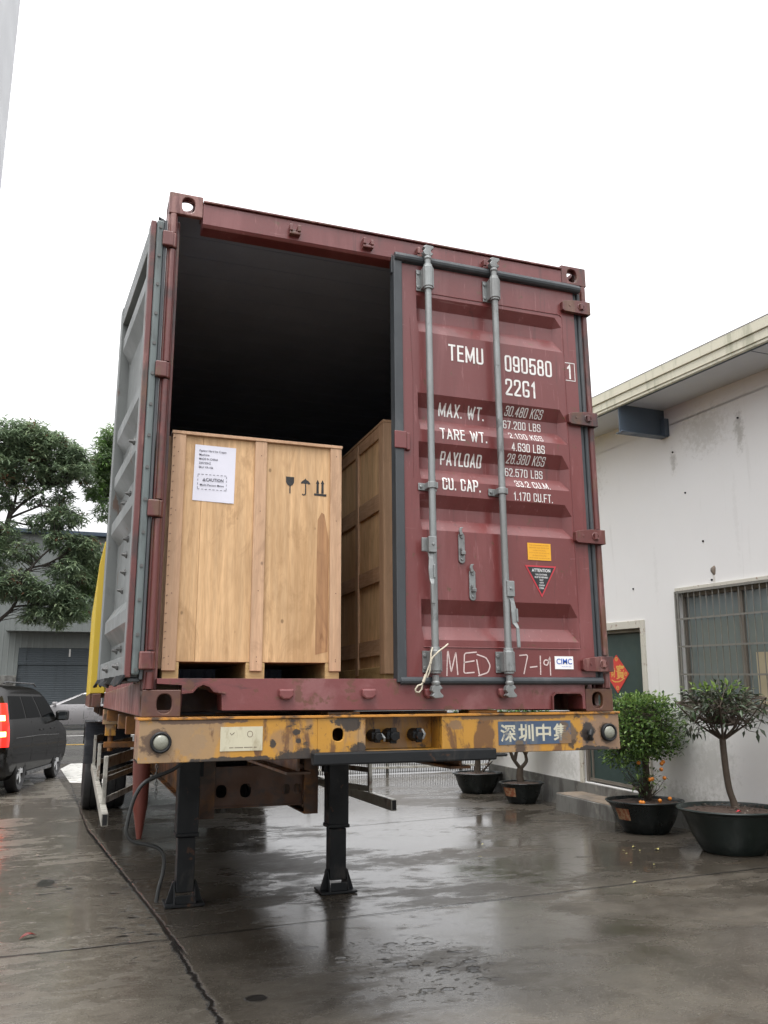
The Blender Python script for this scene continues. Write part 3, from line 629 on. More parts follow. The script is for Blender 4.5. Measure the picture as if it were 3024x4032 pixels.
for zc in (2.318, 1.626, 0.941, 0.246):                                # hinges
    b = MB(); h = 0.040
    b.prism([(2.247, zc - h * .72), (2.262, zc - h * .95), (2.350, zc - h), (2.436, zc - h), (2.436, zc + h), (2.350, zc + h), (2.262, zc + h * .7), (2.247, zc + h * .5)], -0.030, -0.002, 'y')
    b.tube([(2.373, -0.035, zc - 0.018), (2.373, -0.035, zc + 0.018)], 0.011, 10)
    ring = [(2.373 + 0.021 * cos(t), -0.030, zc + 0.021 * sin(t)) for t in [2 * pi * i / 16 for i in range(17)]]
    b.tube(ring, 0.0045, 6, cap=False); b.box(2.29, 2.30, -0.033, -0.029, zc - 0.006, zc + 0.006)
    b.tube([(2.414, 0.0, zc - h), (2.414, 0.0, zc + h)], 0.022, 12)
    b.build('hinge', 'red_frame', dr, 0.005)
def bar(x, ztop, zbot):
    b = MB(); y = -0.050
    b.tube([(x, y, 0.21), (x, y, 2.39)], 0.0185, 14); b.build('locking_bar', 'galv', dr, 0, 40)
    for z0, z1 in ((2.262, 2.388), (0.198, 0.305)):                    # end housings
        b = MB(); b.box(x - 0.052, x + 0.036, -0.010, -0.001, z0, z1)
        b.tube([(x, y, z0 - 0.006), (x, y, z0 + 0.006), (x, y, z0 + 0.007), (x, y, z1 - 0.002), (x, y, z1), (x, y, z1 + 0.016)], [0.026, 0.026, 0.030, 0.030, 0.026, 0.024], 14)
        b.box(x - 0.030, x + 0.032, -0.060, -0.010, z0 + 0.004, z1 - 0.004)
        for zz in (z0 + 0.022, z1 - 0.022):
            b.tube([(x - 0.042, -0.016, zz), (x - 0.042, -0.002, zz)], 0.010, 8)
        b.build('bar_housing', 'galv', dr, 0.006)
        b = MB()
        for zz in (z0 + 0.022, z1 - 0.022): b.tube([(x + 0.018, -0.0615, zz), (x + 0.018, -0.058, zz)], 0.0055, 8)
        b.build('rivet', 'dark', dr)
    for zt, sg in ((2.404, 1), (0.185, -1)):                           # cam ends with hooked jaws
        b = MB(); Y = -0.050
        b.tube([(x, Y, zt), (x, Y, zt + sg * 0.03), (x, Y, zt + sg * 0.034), (x, Y, zt + sg * 0.05)], [0.017, 0.017, 0.022, 0.020], 12)
        q = zt + sg * 0.05
        b.prism([(x - 0.020, q), (x + 0.020, q), (x + 0.030, q + sg * .014), (x + 0.016, q + sg * .022), (x + 0.016, q + sg * .032), (x + 0.034, q + sg * .050), (x + 0.030, q + sg * .060),
                 (x - 0.012, q + sg * .062), (x - 0.030, q + sg * .050), (x - 0.018, q + sg * .038), (x - 0.030, q + sg * .024), (x - 0.026, q + sg * .010)], Y - 0.016, Y + 0.018, 'y')
        b.build('cam_end', 'galv', dr, 0.004)
    b = MB(); z = 1.150                                                # middle clamp
    b.box(x - 0.060, x + 0.045, -0.010, -0.001, z - 0.020, z + 0.020); b.tube([(x, y, z - 0.017), (x, y, z + 0.017)], 0.025, 14)
    b.box(x - 0.026, x + 0.030, -0.062, -0.008, z - 0.017, z + 0.017); b.tube([(x - 0.046, -0.017, z), (x - 0.046, -0.002, z)], 0.009, 8)
    b.build('bar_clamp', 'galv', dr, 0.005)
for x in BX: bar(x, 0, 0)
def handle(x, sx, zt, bend):
    b = MB(); y = -0.056                                               # hub plates round the bar
    b.box(x - 0.022 + sx * .014, x + 0.022 + sx * .014, y - 0.024, y - 0.010, zt - 0.068, zt + 0.014); b.box(x - 0.022 + sx * .026 - 0.012, x + 0.022 + sx * .012, y + 0.010, y + 0.022, zt - 0.060, zt + 0.012)
    b.box(x + sx * 0.026 - 0.008, x + sx * 0.026 + 0.008, y - 0.022, y + 0.016, zt - 0.064, zt + 0.012)
    b.tube([(x + sx * .012, y - 0.030, zt - 0.026), (x + sx * .012, y - 0.02, zt - 0.026)], 0.008, 8)
    b.build('handle_hub', 'galv', dr, 0.005)
    b = MB()
    def lever(pts, wd, th):
        n = len(pts); vs = []
        for (px, py, pz), ww in zip(pts, wd): vs += [(px - ww, py - th, pz), (px + ww, py - th, pz), (px + ww, py + th, pz), (px - ww, py + th, pz)]
        fs = [(3, 2, 1, 0), tuple(4 * (n - 1) + i for i in range(4))]
        for i in range(n - 1):
            for j in range(4): fs.append((4 * i + j, 4 * i + (j + 1) % 4, 4 * i + 4 + (j + 1) % 4, 4 * i + 4 + j))
        b.add(vs, fs)
    X = x + sx * 0.020
    lever([(X, y - 0.004, zt - 0.066), (X + bend * .3, y - 0.012, zt - 0.100), (X + bend * .5, y - 0.018, zt - 0.150), (X + bend * .5, y - 0.020, zt - 0.205), (X + bend, y - 0.032, zt - 0.230), (X + bend * 1.05, y - 0.036, zt - 0.330)],
          [0.015, 0.012, 0.017, 0.014, 0.009, 0.009], 0.006)
    lever([(X + bend * .5 + 0.012, y - 0.026, zt - 0.130), (X + bend * .5 + 0.012, y - 0.028, zt - 0.200)], [0.005, 0.005], 0.006)
    b.build('handle', 'galv', dr, 0.004)
handle(BX[0], -1, 0.862, -0.004); handle(BX[1], 1, 0.652, 0.018)
for x, zt in ((1.566, 0.900), (1.622, 0.708)):                         # handle retainers
    b = MB(); zb = zt - 0.126; wv = 0.018
    b.prism([(x + wv * cos(t), zt + wv * sin(t)) for t in [pi * i / 8 for i in range(9)]] + [(x + wv * cos(t), zb + wv * sin(t)) for t in [pi + pi * i / 8 for i in range(9)]], -0.010, -0.001, 'y')
    b.tube([(x, -0.016, zt - 0.004), (x, -0.008, zt - 0.004)], 0.010, 8); b.tube([(x, -0.016, zb + 0.004), (x, -0.008, zb + 0.004)], 0.009, 8)
    b.box(x - 0.011, x + 0.013, -0.030, -0.009, zb + 0.026, zb + 0.046); b.box(x - 0.011, x - 0.004, -0.030, -0.009, zb + 0.046, zb + 0.062)
    b.prism([(x - 0.014, zt), (x + 0.006, zt + 0.006), (x - 0.002, zt + 0.020), (x - 0.004, zt + 0.034), (x + 0.006, zt + 0.046), (x - 0.014, zt + 0.044), (x - 0.020, zt + 0.026)], -0.026, -0.014, 'y')
    b.build('handle_holder', 'galv', dr, 0.003)
# stencilled lettering, following the pressed panel
def fr_door(a, bq, L=0): return (a, FY + depth(a, bq) - 0.0016 - 0.00025 * L, bq)
T = MB()
def line_(s, x0, ztop, x1, h, slant=0.0, th=None):
    f = 1 + depth((x0 + x1) / 2, ztop - h / 2) / 3.916
    stencil(T, s, CAM.x + (x0 - CAM.x) * f, 0.072 + (ztop - h - 0.072) * f, (x1 - x0) * f, h * f, fr_door, 0, th, slant)
line_('TEMU', 1.521, 1.977, 1.732, 0.096); line_('090580', 1.866, 1.960, 2.166, 0.098); line_('22G1', 1.864, 1.819, 2.060, 0.098)
line_('MAX. WT.', 1.452, 1.621, 1.722, 0.070); line_('TARE WT.', 1.462, 1.491, 1.740, 0.064); line_('PAYLOAD', 1.456, 1.350, 1.695, 0.070); line_('CU. CAP.', 1.468, 1.215, 1.690, 0.068)
line_('30.480 KGS', 1.850, 1.650, 2.085, 0.050, 0.12); line_('67.200 LBS', 1.840, 1.570, 2.074, 0.046); line_('2.100 KGS', 1.876, 1.505, 2.089, 0.036, -0.1); line_('4.630 LBS', 1.888, 1.447, 2.094, 0.048)
line_('28.380 KGS', 1.850, 1.376, 2.086, 0.050, 0.12); line_('62.570 LBS', 1.840, 1.297, 2.072, 0.046); line_('33.2 CU.M.', 1.903, 1.234, 2.117, 0.040, -0.1); line_('1.170 CU.FT.', 1.888, 1.167, 2.130, 0.047)
stencil(T, '1', 2.268, 1.868, 0.034, 0.088, fr_door); strip(T, [(2.256, 1.858), (2.320, 1.858), (2.320, 1.966), (2.256, 1.966)], 0.004, lambda a, c: fr_door(a, c, 1), 0, True)
T.build('lettering', 'white_paint', dr, recalc=False)
T = MB(); ck = lambda a, c: fr_door(a, c)
for pts in ([(1.468, .185), (1.474, .30), (1.478, .305), (1.492, .20), (1.52, .302), (1.528, .19)], [(1.634, .302), (1.568, .296), (1.562, .196), (1.618, .20)], [(1.566, .25), (1.62, .258)],
            [(1.636, .262), (1.648, .19)], [(1.640, .29), (1.69, .275), (1.712, .235), (1.698, .20), (1.645, .184)],
            [(1.884, .288), (1.925, .292), (1.93, .285), (1.905, .196)], [(1.944, .228), (1.982, .232)], [(2.005, .285), (2.003, .192)], [(2.06, .262), (2.03, .268), (2.022, .245), (2.045, .236), (2.063, .285), (2.062, .188)]):
    strip(T, round_poly(pts, False, 0.012), 0.0065, ck)
T.build('chalk_marks', 'chalk', dr, recalc=False)
# stickers
T = MB(); T.box(1.958, 2.100, -0.0026, -0.0008, 0.796, 0.889, 0)
for i, s in enumerate(('THIS CONTAINER HAS BEEN', 'DESIGNED AND TESTED FOR', '9 HIGH STACKING', 'WITH 30,480 KGS (67,200 LBS)', '10 HIGH STACKING', 'WITH 24,000 KGS (52,910 LBS)')):
    put_text(T, s, 2.029, 0.874 - 0.0140 * i, -0.0032, 0.0062, min(0.125, 0.0052 * len(s)), 1, 0.0, True)
T.build('yellow_notice', ['decal_yellow', 'brown_print'], dr)
T = MB(); tri = lambda k: [(2.0335 + (x - 2.0335) * k, 0.7095 + (z - 0.7095) * k) for x, z in ((1.938, 0.7665), (2.129, 0.7665), (2.0335, 0.596))]
T.prism(tri(1.0), -0.0022, -0.0008, 'y', 0); T.prism(tri(0.86), -0.0030, -0.0023, 'y', 1)
put_text(T, 'ATTENTION', 2.0335, 0.732, -0.0036, 0.0175, 0.112, 2, 0.01, True)
for i, s in enumerate(('THIS CONTAINER', 'MUST BE REPAIRED', 'ONLY', 'WITH', 'CORTEN', 'STEEL')):
    put_text(T, s, 2.0335, 0.7135 - 0.0145 * i, -0.0036, 0.0085, 0.0058 * len(s) if len(s) < 8 else 0.005 * len(s), 2, 0.008, True)
T.build('warning_triangle', ['decal_red', 'decal_black', 'decal_white'], dr)
T = MB(); T.box(2.091, 2.203, -0.0026, -0.0008, 0.219, 0.286, 0); put_text(T, 'CIMC', 2.100, 0.244, -0.0034, 0.030, 0.094, 1, 0.014); put_text(T, 'www.cimc.com', 2.130, 0.230, -0.0034, 0.005, 0.058, 1)
T.build('maker_sticker', ['decal_white', 'decal_blue'], dr)

# ---- left door, swung right back along the side of the container
LD = MB(); ddir = Vector((-0.083, 0.9965, 0)); dn = Vector((-0.9965, -0.083, 0)); O = Vector((-0.010, 0.004, 0))
def L(u, t, z): return O + ddir * u + dn * t + Vector((0, 0, z))
DW, DT = 1.134, 0.070
def lbox(mb, u0, u1, t0, t1, z0, z1, m=0):
    mb.add([L(u0, t0, z0), L(u1, t0, z0), L(u1, t1, z0), L(u0, t1, z0), L(u0, t0, z1), L(u1, t0, z1), L(u1, t1, z1), L(u0, t1, z1)],
           [(0, 3, 2, 1), (4, 5, 6, 7), (0, 1, 5, 4), (1, 2, 6, 5), (2, 3, 7, 6), (3, 0, 4, 7)], m)
Z0, Z1 = 0.172, 2.412
lbox(LD, 0.034, 0.088, 0.006, DT, Z0, Z1); lbox(LD, DW - 0.085, DW, 0.006, DT, Z0, Z1)
lbox(LD, 0.088, DW - 0.085, 0.006, DT - 0.004, 2.30, Z1); lbox(LD, 0.088, DW - 0.085, 0.006, DT - 0.004, Z0, 0.27)
def lt(u, z):
    d = prof(z); e = max(0.0, min(1.0, (u - 0.10) / 0.035, (DW - 0.10 - u) / 0.035)); return 0.014 + d * e * 1.15
us = [0.088, 0.10, 0.135, 0.5, 0.8, DW - 0.135, DW - 0.10, DW - 0.085]; zz = [2.30] + [p[0] for p in PROF] + [0.27]
off = len(LD.v)
for z in zz:
    for u in us: LD.v.append(tuple(L(u, lt(u, z), z)))
n = len(us)
for i in range(len(zz) - 1):
    for j in range(n - 1): LD.f.append((off + i * n + j, off + i * n + j + 1, off + (i + 1) * n + j + 1, off + (i + 1) * n + j)); LD.mi.append(0)
LD.add([L(0.088, 0.008, 0.27), L(DW - 0.085, 0.008, 0.27), L(DW - 0.085, 0.008, 2.30), L(0.088, 0.008, 2.30)], [(0, 1, 2, 3)], 1)
ld = LD.build('rear_door', ['grey_in', 'red'], cont, 0.004); tag(ld, 'open left door showing its grey ribbed inner face')
b = MB(); lbox(b, 0.0, 0.033, 0.045, DT + 0.001, Z0, Z1); b.build('door_edge', 'red_frame', ld, 0.004)
b = MB(); lbox(b, -0.012, 0.030, 0.010, 0.044, Z0 + 0.01, Z1 + 0.004); b.build('gasket_strip', 'gasket_grey', ld, 0.010)
for i in range(15):
    b = MB(); z = 2.375 - i * 0.155; p = L(-0.012, 0.027, z); b.tube([p, p - ddir * 0.005], 0.0085, 10)
    b.build('gasket_bolt', 'stub', ld)
b = MB(); lbox(b, -0.004, 0.03, -0.006, 0.009, Z0 - 0.01, Z1 + 0.012)
b.add([L(-0.004, 0.009, Z1), L(0.002, 0.040, Z1 + 0.03), L(0.03, 0.036, Z1 + 0.01), L(0.03, 0.0, Z1 + 0.034)], [(0, 1, 2), (0, 2, 3), (0, 3, 1), (1, 3, 2)])
lbox(b, 0.02, DW + 0.01, 0.0, 0.055, Z0 - 0.018, Z0 - 0.002); b.build('rubber_seal', 'rubber', ld, 0.004)
b = MB()                                                              # torn rubber hanging off the bottom edge
vs = []; m_ = 16
for i in range(m_ + 1):
    u = DW * i / m_; d = 0.022 + 0.008 * sin(i * 0.8) + 0.010 * sin(i * 2.1 + 1)
    vs += [tuple(L(u, 0.074 + 0.012 * sin(i * 2.3), Z0 + 0.012)), tuple(L(u, 0.084 + 0.015 * cos(i * 1.7), Z0 - d))]
b.add(vs, [(2 * i, 2 * i + 2, 2 * i + 3, 2 * i + 1) for i in range(m_)])
o = b.build('torn_gasket_flap', 'black_steel', ld); so = o.modifiers.new('solid', 'SOLIDIFY'); so.thickness = 0.008
for u, z in ((0.62, 1.15), (0.78, 1.13), (0.60, 0.90), (0.62, 0.82), (0.64, 0.73), (0.70, 0.64), (0.22, 0.86), (0.22, 0.62), (0.62, 0.33), (0.78, 0.33), (0.30, 0.30), (0.22, 1.32), (0.28, 0.23), (0.7, 0.23)):
    b = MB(); t = lt(u, z) - 0.003 if 0.27 < z < 2.3 else DT - 0.006
    b.tube([L(u, t, z), L(u, t + 0.010, z), L(u, t + 0.012, z), L(u, t + 0.030, z + 0.002)], [0.019, 0.017, 0.011, 0.006], 8)
    b.build('bolt_stub', 'stub', ld)
for zc in (2.318, 1.626, 0.941, 0.246):
    b = MB(); h = 0.040
    b.box(-0.024, 0.030, -0.022, 0.020, zc - h, zc + h); b.tube([(0.026, 0.008, zc - h), (0.026, 0.008, zc + h)], 0.023, 12)
    b.build('hinge', 'red_frame', ld, 0.006)

# cable seal looped on the locking bar
b = MB()
b.tube([(1.440, -0.085, 0.335), (1.425, -0.095, 0.325), (1.385, -0.098, 0.298), (1.355, -0.092, 0.27), (1.343, -0.085, 0.24), (1.330, -0.080, 0.205), (1.316, -0.078, 0.165), (1.302, -0.074, 0.140)], 0.004, 8)
b.tube([(1.362, -0.074, 0.318), (1.350, -0.082, 0.29), (1.347, -0.085, 0.25), (1.342, -0.080, 0.20), (1.330, -0.076, 0.172)], 0.0035, 8)
b.tube([(1.302, -0.074, 0.140), (1.283, -0.072, 0.134), (1.270, -0.070, 0.118), (1.272, -0.068, 0.104), (1.290, -0.068, 0.102), (1.303, -0.070, 0.118), (1.306, -0.072, 0.142)], 0.004, 8)
b.tube([(1.322, -0.080, 0.186), (1.308, -0.078, 0.150)], 0.0075, 8); b.tube([(1.35, -0.086, 0.262), (1.345, -0.084, 0.238)], 0.0065, 8)
M['seal'] = pmat('cream_plastic_cable', (0.52, 0.47, 0.37), 0.5, 0, 0.1, 10)
o = b.build('cable_seal', 'seal', None, 0, 60); o.location = (0, 0, CZ); tag(o, 'cream cable seal looped around the foot of the first locking bar', 'cable seal')

# ------------------------------------------------------------------ crates inside the container
def crate_panel(b, x0, x1, y0, y1, z0, z1): b.box(x0, x1, y0, y1, z0, z1)
cr = thing('plywood_crate', 'plywood shipping crate with a white paper label, standing at the open doorway of the container', 'crate', (0.085, 0.112, CZ + 0.166), 0, 'plywood crates in the container')
W_, H_, D_ = 0.862, 1.196, 0.98
b = MB(); b.box(0.012, 0.150, 0.014, D_, 0.082, H_ - 0.012); b.box(0.1508, W_ - 0.012, 0.0135, D_, 0.0815, H_ - 0.0125); b.build('panel', 'ply', cr, 0.0015)
b = MB(); b.box(-0.004, W_ + 0.004, -0.004, D_ + 0.01, H_ - 0.012, H_ + 0.004); b.build('lid', 'batten_h', cr, 0.002)
for x0, x1 in ((0.0, 0.064), (0.408, 0.468), (W_ - 0.060, W_)):
    b = MB(); b.box(x0, x1, 0.0, 0.0135, 0.040, H_ - 0.0125); b.build('post', 'batten', cr, 0.002)
    b = MB(); b.box(max(0.004, x0 - 0.016), min(x1 + 0.016, W_ - 0.004), 0.0142, D_, 0.0, 0.081); b.build('skid', 'skid', cr, 0.004)
for y0 in (0.05, 0.47, 0.9):
    b = MB(); b.box(-0.014, 0.0115, y0, y0 + 0.06, 0.05, H_ - 0.0125); b.build('side_batten', 'batten', cr, 0.002)
b = MB(); b.add([(0.733, 0.0129, 0.12), (0.796, 0.0129, 0.135), (0.798, 0.0129, 0.70), (0.775, 0.0129, 0.83), (0.760, 0.0129, 0.84), (0.739, 0.0129, 0.80), (0.736, 0.0129, 0.62)], [tuple(range(7))])
b.build('heartwood_strip', 'dark_veneer', cr)
b = MB(); b.add([(0.738, 0.0122, 0.165), (0.752, 0.0122, 0.172), (0.752, 0.0122, 0.185), (0.768, 0.0122, 0.235), (0.774, 0.0122, 0.20), (0.782, 0.0122, 0.165), (0.786, 0.0122, 0.148), (0.76, 0.0122, 0.156)], [tuple(range(8))])
b.add([(0.752, 0.012, 0.186), (0.768, 0.006, 0.234), (0.771, 0.010, 0.205), (0.760, 0.012, 0.165)], [(0, 1, 2, 3)])
b.build('splinter', 'dark_veneer', cr)
b = MB()
for i in range(26):
    z = 0.1 + i * 0.042 + rng.uniform(-.01, .01); b.tube([(0.004 + rng.uniform(0, .003), -0.0012, z), (0.013, -0.0012, z + 0.003)], 0.0016, 5)
for x in (0.03, 0.44, W_ - 0.028):
    for z in (0.075, 0.09, 0.42, 0.80, 1.12): q = z + rng.uniform(-.03, .03); b.tube([(x, -0.0008, q), (x, 0.001, q)], 0.0026, 6)
b.build('nail_heads', 'rusty', cr)
# paper label: printed words and a dashed caution box
b = MB(); OX, OZ = 0.085, 0.166
def Lx(x): return x - OX
def Lz(z): return z - OZ
pv = [(Lx(0.196), 1.307), (Lx(0.397), 1.3045), (Lx(0.394), 1.0185), (Lx(0.192), 1.0235)]
n = 6; vs = []
for j in range(n + 1):
    for i in range(n + 1):
        s_, t_ = i / n, j / n
        x = (pv[0][0] * (1 - s_) + pv[1][0] * s_) * (1 - t_) + (pv[3][0] * (1 - s_) + pv[2][0] * s_) * t_
        z = (pv[0][1] * (1 - s_) + pv[1][1] * s_) * (1 - t_) + (pv[3][1] * (1 - s_) + pv[2][1] * s_) * t_
        vs.append((x, 0.0110 - 0.0012 * sin(s_ * 5) * sin(t_ * 4), Lz(z)))
b.add(vs, [(j * (n + 1) + i, j * (n + 1) + i + 1, (j + 1) * (n + 1) + i + 1, (j + 1) * (n + 1) + i) for j in range(n) for i in range(n)], 0)
yt = 0.0088
for i, (s, wd) in enumerate((('Pasteur Hard Ice Cream', 0.132), ('Machine', 0.049), ('MADE IN CHINA', 0.092), ('220V50HZ', 0.058), ('SKU: VA-106', 0.069))):
    put_text(b, s, Lx(0.217), Lz(1.272 - 0.0212 * i), yt, 0.0112, wd, 1, 0.012)
put_text(b, 'CAUTION', Lx(0.2535), Lz(1.1225), yt, 0.0165, 0.086, 1, 0.02); put_text(b, 'Multi-Person Move', Lx(0.226), Lz(1.0985), yt, 0.0105, 0.116, 1, 0.012)
t_ = [(Lx(0.2445) + .0085 * a, Lz(1.1225) + .0165 * c) for a, c in ((-1, 0), (1, 0), (0, 1))]; b.add([(x, yt, z) for x, z in t_], [(0, 1, 2)], 1)
b.add([(Lx(0.2437), yt - .0004, Lz(1.1265)), (Lx(0.2453), yt - .0004, Lz(1.1265)), (Lx(0.2453), yt - .0004, Lz(1.1335)), (Lx(0.2437), yt - .0004, Lz(1.1335))], [(0, 1, 2, 3)], 0)
X0, X1, ZA, ZB = Lx(0.213), Lx(0.353), Lz(1.080), Lz(1.155)
for z in (ZA, ZB):
    for i in range(8): b.add([(X0 + i * .0185, yt, z), (X0 + i * .0185 + .0105, yt, z), (X0 + i * .0185 + .0105, yt, z + .0026), (X0 + i * .0185, yt, z + .0026)], [(0, 1, 2, 3)], 1)
for x in (X0, X1):
    for i in range(4): b.add([(x, yt, ZA + i * .0195 + .004), (x + .0024, yt, ZA + i * .0195 + .004), (x + .0024, yt, ZA + i * .0195 + .014), (x, yt, ZA + i * .0195 + .014)], [(0, 1, 2, 3)], 1)
b.build('paper_label', ['paper', 'ink'], cr, recalc=False)
# sprayed handling marks: glass, umbrella, two arrows
b = MB(); y = 0.0122
def fl(pts, dz=0.0): b.add([(Lx(px), y - dz, Lz(pz)) for px, pz in pts], [tuple(range(len(pts)))])
fl([(0.655, 1.181), (0.698, 1.181), (0.697, 1.150), (0.690, 1.139), (0.683, 1.134), (0.670, 1.134), (0.661, 1.141), (0.656, 1.152)])
fl([(0.674, 1.1335), (0.680, 1.1335), (0.680, 1.094), (0.674, 1.094)])
fl([(0.733, 1.151), (0.734, 1.156), (0.742, 1.166), (0.752, 1.172), (0.757, 1.180), (0.761, 1.172), (0.772, 1.167), (0.781, 1.157), (0.784, 1.150), (0.772, 1.149), (0.766, 1.153), (0.757, 1.148), (0.748, 1.153), (0.741, 1.150)])
fl([(0.7555, 1.1475), (0.7615, 1.1475), (0.7615, 1.098), (0.757, 1.090), (0.744, 1.088), (0.739, 1.096), (0.744, 1.098), (0.747, 1.094), (0.7525, 1.095), (0.7555, 1.100)])
for x in (0.822, 0.848):
    fl([(x - .0065, 1.105), (x + .0065, 1.105), (x + .0055, 1.155), (x + .0095, 1.157), (x, 1.178), (x - .0095, 1.157), (x - .0055, 1.155)])
fl([(0.803, 1.093), (0.868, 1.091), (0.870, 1.103), (0.804, 1.104)])
b.build('handling_marks', 'stencil_black', cr)

c2 = thing('plywood_crate', 'taller plywood crate with side battens, half hidden behind the closed container door', 'crate', (1.300, 0.452, CZ + 0.166), 0, 'plywood crates in the container')
W_, H_, D_ = 0.98, 1.494, 1.15
b = MB(); b.box(0.016, W_ - 0.016, 0.014, D_ - 0.014, 0.082, H_ - 0.012); b.build('panel', 'ply2', c2, 0.0015)
b = MB(); b.box(-0.002, W_ + 0.002, -0.002, D_ + 0.002, H_ - 0.012, H_ + 0.004); b.build('lid', 'batten_h', c2, 0.002)
for x0, x1 in ((0.0, 0.095), (0.45, 0.53), (W_ - 0.095, W_)):
    b = MB(); b.box(x0, x1, 0.0, 0.0135, 0.040, H_ - 0.0125); b.build('post', 'batten', c2, 0.002)
    b = MB(); b.box(max(0.004, x0 - 0.01), min(x1 + 0.016, W_ - 0.004), 0.0142, D_, 0.0, 0.081); b.build('skid', 'skid', c2, 0.004)
b = MB(); b.box(0.0955, 0.4495, 0.0, 0.0135, 0.09, 0.155); b.box(0.5305, W_ - 0.0955, 0.0, 0.0135, 0.09, 0.155); b.build('bottom_board', 'batten_h', c2, 0.002)
for y0, y1 in ((0.001, 0.085), (0.465, 0.530), (D_ - 0.09, D_ - 0.002)):
    b = MB(); b.box(0.0, 0.0155, y0 + 0.0135, y1, 0.040, H_ - 0.0125); b.build('side_post', 'batten', c2, 0.002)
for z0, z1 in ((0.145, 0.235), (0.560, 0.648), (0.975, 1.075), (H_ - 0.085, H_ - 0.013)):
    for y0, y1 in ((0.086, 0.464), (0.531, D_ - 0.091)):
        b = MB(); b.box(0.002, 0.0155, y0, y1, z0, z1); b.build('side_batten', 'batten_h', c2, 0.002)

# ------------------------------------------------------------------ the trailer under the container
tr = thing('trailer', 'worn yellow container trailer chassis standing on two black landing legs', 'trailer', (0, 0, 0))
BZ0, BZ1 = 1.279, 1.461
b = MB()
b.box(-0.005, 0.80, -0.004, 0.010, BZ0, BZ1); b.holeplate(0.80, 1.0, BZ0, BZ1, 0.900, 1.384, 0.027, 0.030, -0.004, 0.010, 'y'); b.box(1.0, 1.037, -0.004, 0.010, BZ0, BZ1)
b.box(1.434, 2.462, -0.004, 0.010, BZ0, BZ1); b.box(1.037, 1.434, -0.004, 0.010, BZ0, 1.306)
b.box(1.037, 1.434, 0.13, 0.14, 1.306, BZ1); b.box(1.030, 1.037, 0.010, 0.14, 1.30, BZ1); b.box(1.434, 1.441, 0.010, 0.14, 1.30, BZ1); b.box(1.037, 1.434, 0.010, 0.13, 1.300, 1.306)
b.box(-0.005, 0.008, 0.010, 0.27, BZ0, BZ1); b.box(2.449, 2.462, 0.010, 0.27, BZ0, BZ1); b.box(-0.005, 2.462, 0.27, 0.282, BZ0, BZ1)
bo = b.build('bolster', 'bolster', tr, 0.003)
b = MB(); b.box(-0.012, 2.468, -0.012, 0.29, 1.4615, 1.4735); b.build('top_flange', 'flange_line', bo, 0.002)
b = MB(); b.box(-0.005, 2.462, 0.012, 0.268, 1.279, 1.287); b.build('bottom_flange', 'black_steel', bo)
b = MB(); b.box(0.86, 1.02, 0.03, 0.16, 1.474, 1.488); b.build('deck_pad', 'flange_line', bo, 0.003); b = MB(); b.box(1.60, 1.76, 0.03, 0.16, 1.474, 1.488); b.build('deck_pad', 'flange_line', bo, 0.003)
for x in (0.088, 2.390):
    b = MB(); z = 1.367
    prof_ = [(0.046, 0.0), (0.046, 0.016), (0.040, 0.020), (0.034, 0.018)]
    b.xf = Matrix.Translation((x, -0.004, z)) @ Matrix.Rotation(pi / 2, 4, 'X')
    b.lathe(prof_, 28); lm = b.build('marker_lamp', 'black_steel', bo, 0, 40)
    b = MB(); b.xf = Matrix.Translation((x, -0.004, z)) @ Matrix.Rotation(pi / 2, 4, 'X'); b.lathe([(0.034, 0.012), (0.03, 0.019), (0.018, 0.024), (0.0005, 0.026)], 24); b.build('lens', 'lens', lm, 0, 60)
b = MB(); b.box(0.348, 0.540, -0.0068, -0.0043, 1.322, 1.428, 0)
ring = [(0.482 + 0.012 * cos(t), 1.395 + 0.013 * sin(t)) for t in [2 * pi * i / 20 for i in range(20)]]
strip(b, ring, 0.002, lambda x, z: (x, -0.0074, z), 1, True); strip(b, [(0.392, 1.400), (0.398, 1.392), (0.41, 1.402)], 0.0025, lambda x, z: (x, -0.0074, z), 1)
for i in range(26):
    if i % 9 != 4: b.add([(0.39 + i * .0048, -0.0074, 1.3345), (0.393 + i * .0048, -0.0074, 1.3345), (0.393 + i * .0048, -0.0074, 1.339), (0.39 + i * .0048, -0.0074, 1.339)], [(0, 1, 2, 3)], 1)
b.build('reflector_plate', ['cream_plate', 'rusty'], bo)
b = MB(); b.box(1.742, 2.163, -0.0066, -0.0043, 1.3165, 1.431, 0)
for i, s in enumerate('深圳中集'): put_text(b, s, 1.753 + i * 0.1015, 1.331, -0.0074, 0.086, 0.088, 1, 0.022)
b.build('maker_plate', ['blue_plate', 'plate_white'], bo)
for x, r in ((1.113, 0.026), (1.196, 0.030), (1.330, 0.028)):      # couplings in the niche
    b = MB()
    b.tube([(x, 0.13, 1.372), (x, 0.06, 1.372), (x, 0.05, 1.372), (x, 0.016, 1.368)], [r * 1.15, r * 1.15, r * 0.8, r * 0.72], 14)
    b.box(x - r * 1.1, x + r * 1.1, 0.040, 0.060, 1.372 - r * .55, 1.372 + r * .55)
    b.box(x - r * .5, x + r * .5, 0.036, 0.058, 1.372 - r * 1.25, 1.372 + r * 1.25)
    b.build('air_coupling', 'black_steel', bo, 0.003)
b = MB(); b.tube([(1.13, 0.03, 1.38), (1.138, 0.008, 1.362), (1.14, 0.02, 1.35)], 0.006, 8); b.build('coupling_lever', 'galv', bo, 0, 60); b = MB(); b.tube([(1.338, 0.020, 1.40), (1.346, 0.006, 1.378), (1.342, 0.018, 1.355)], 0.006, 8)
b.build('coupling_lever', 'galv', bo, 0, 60)
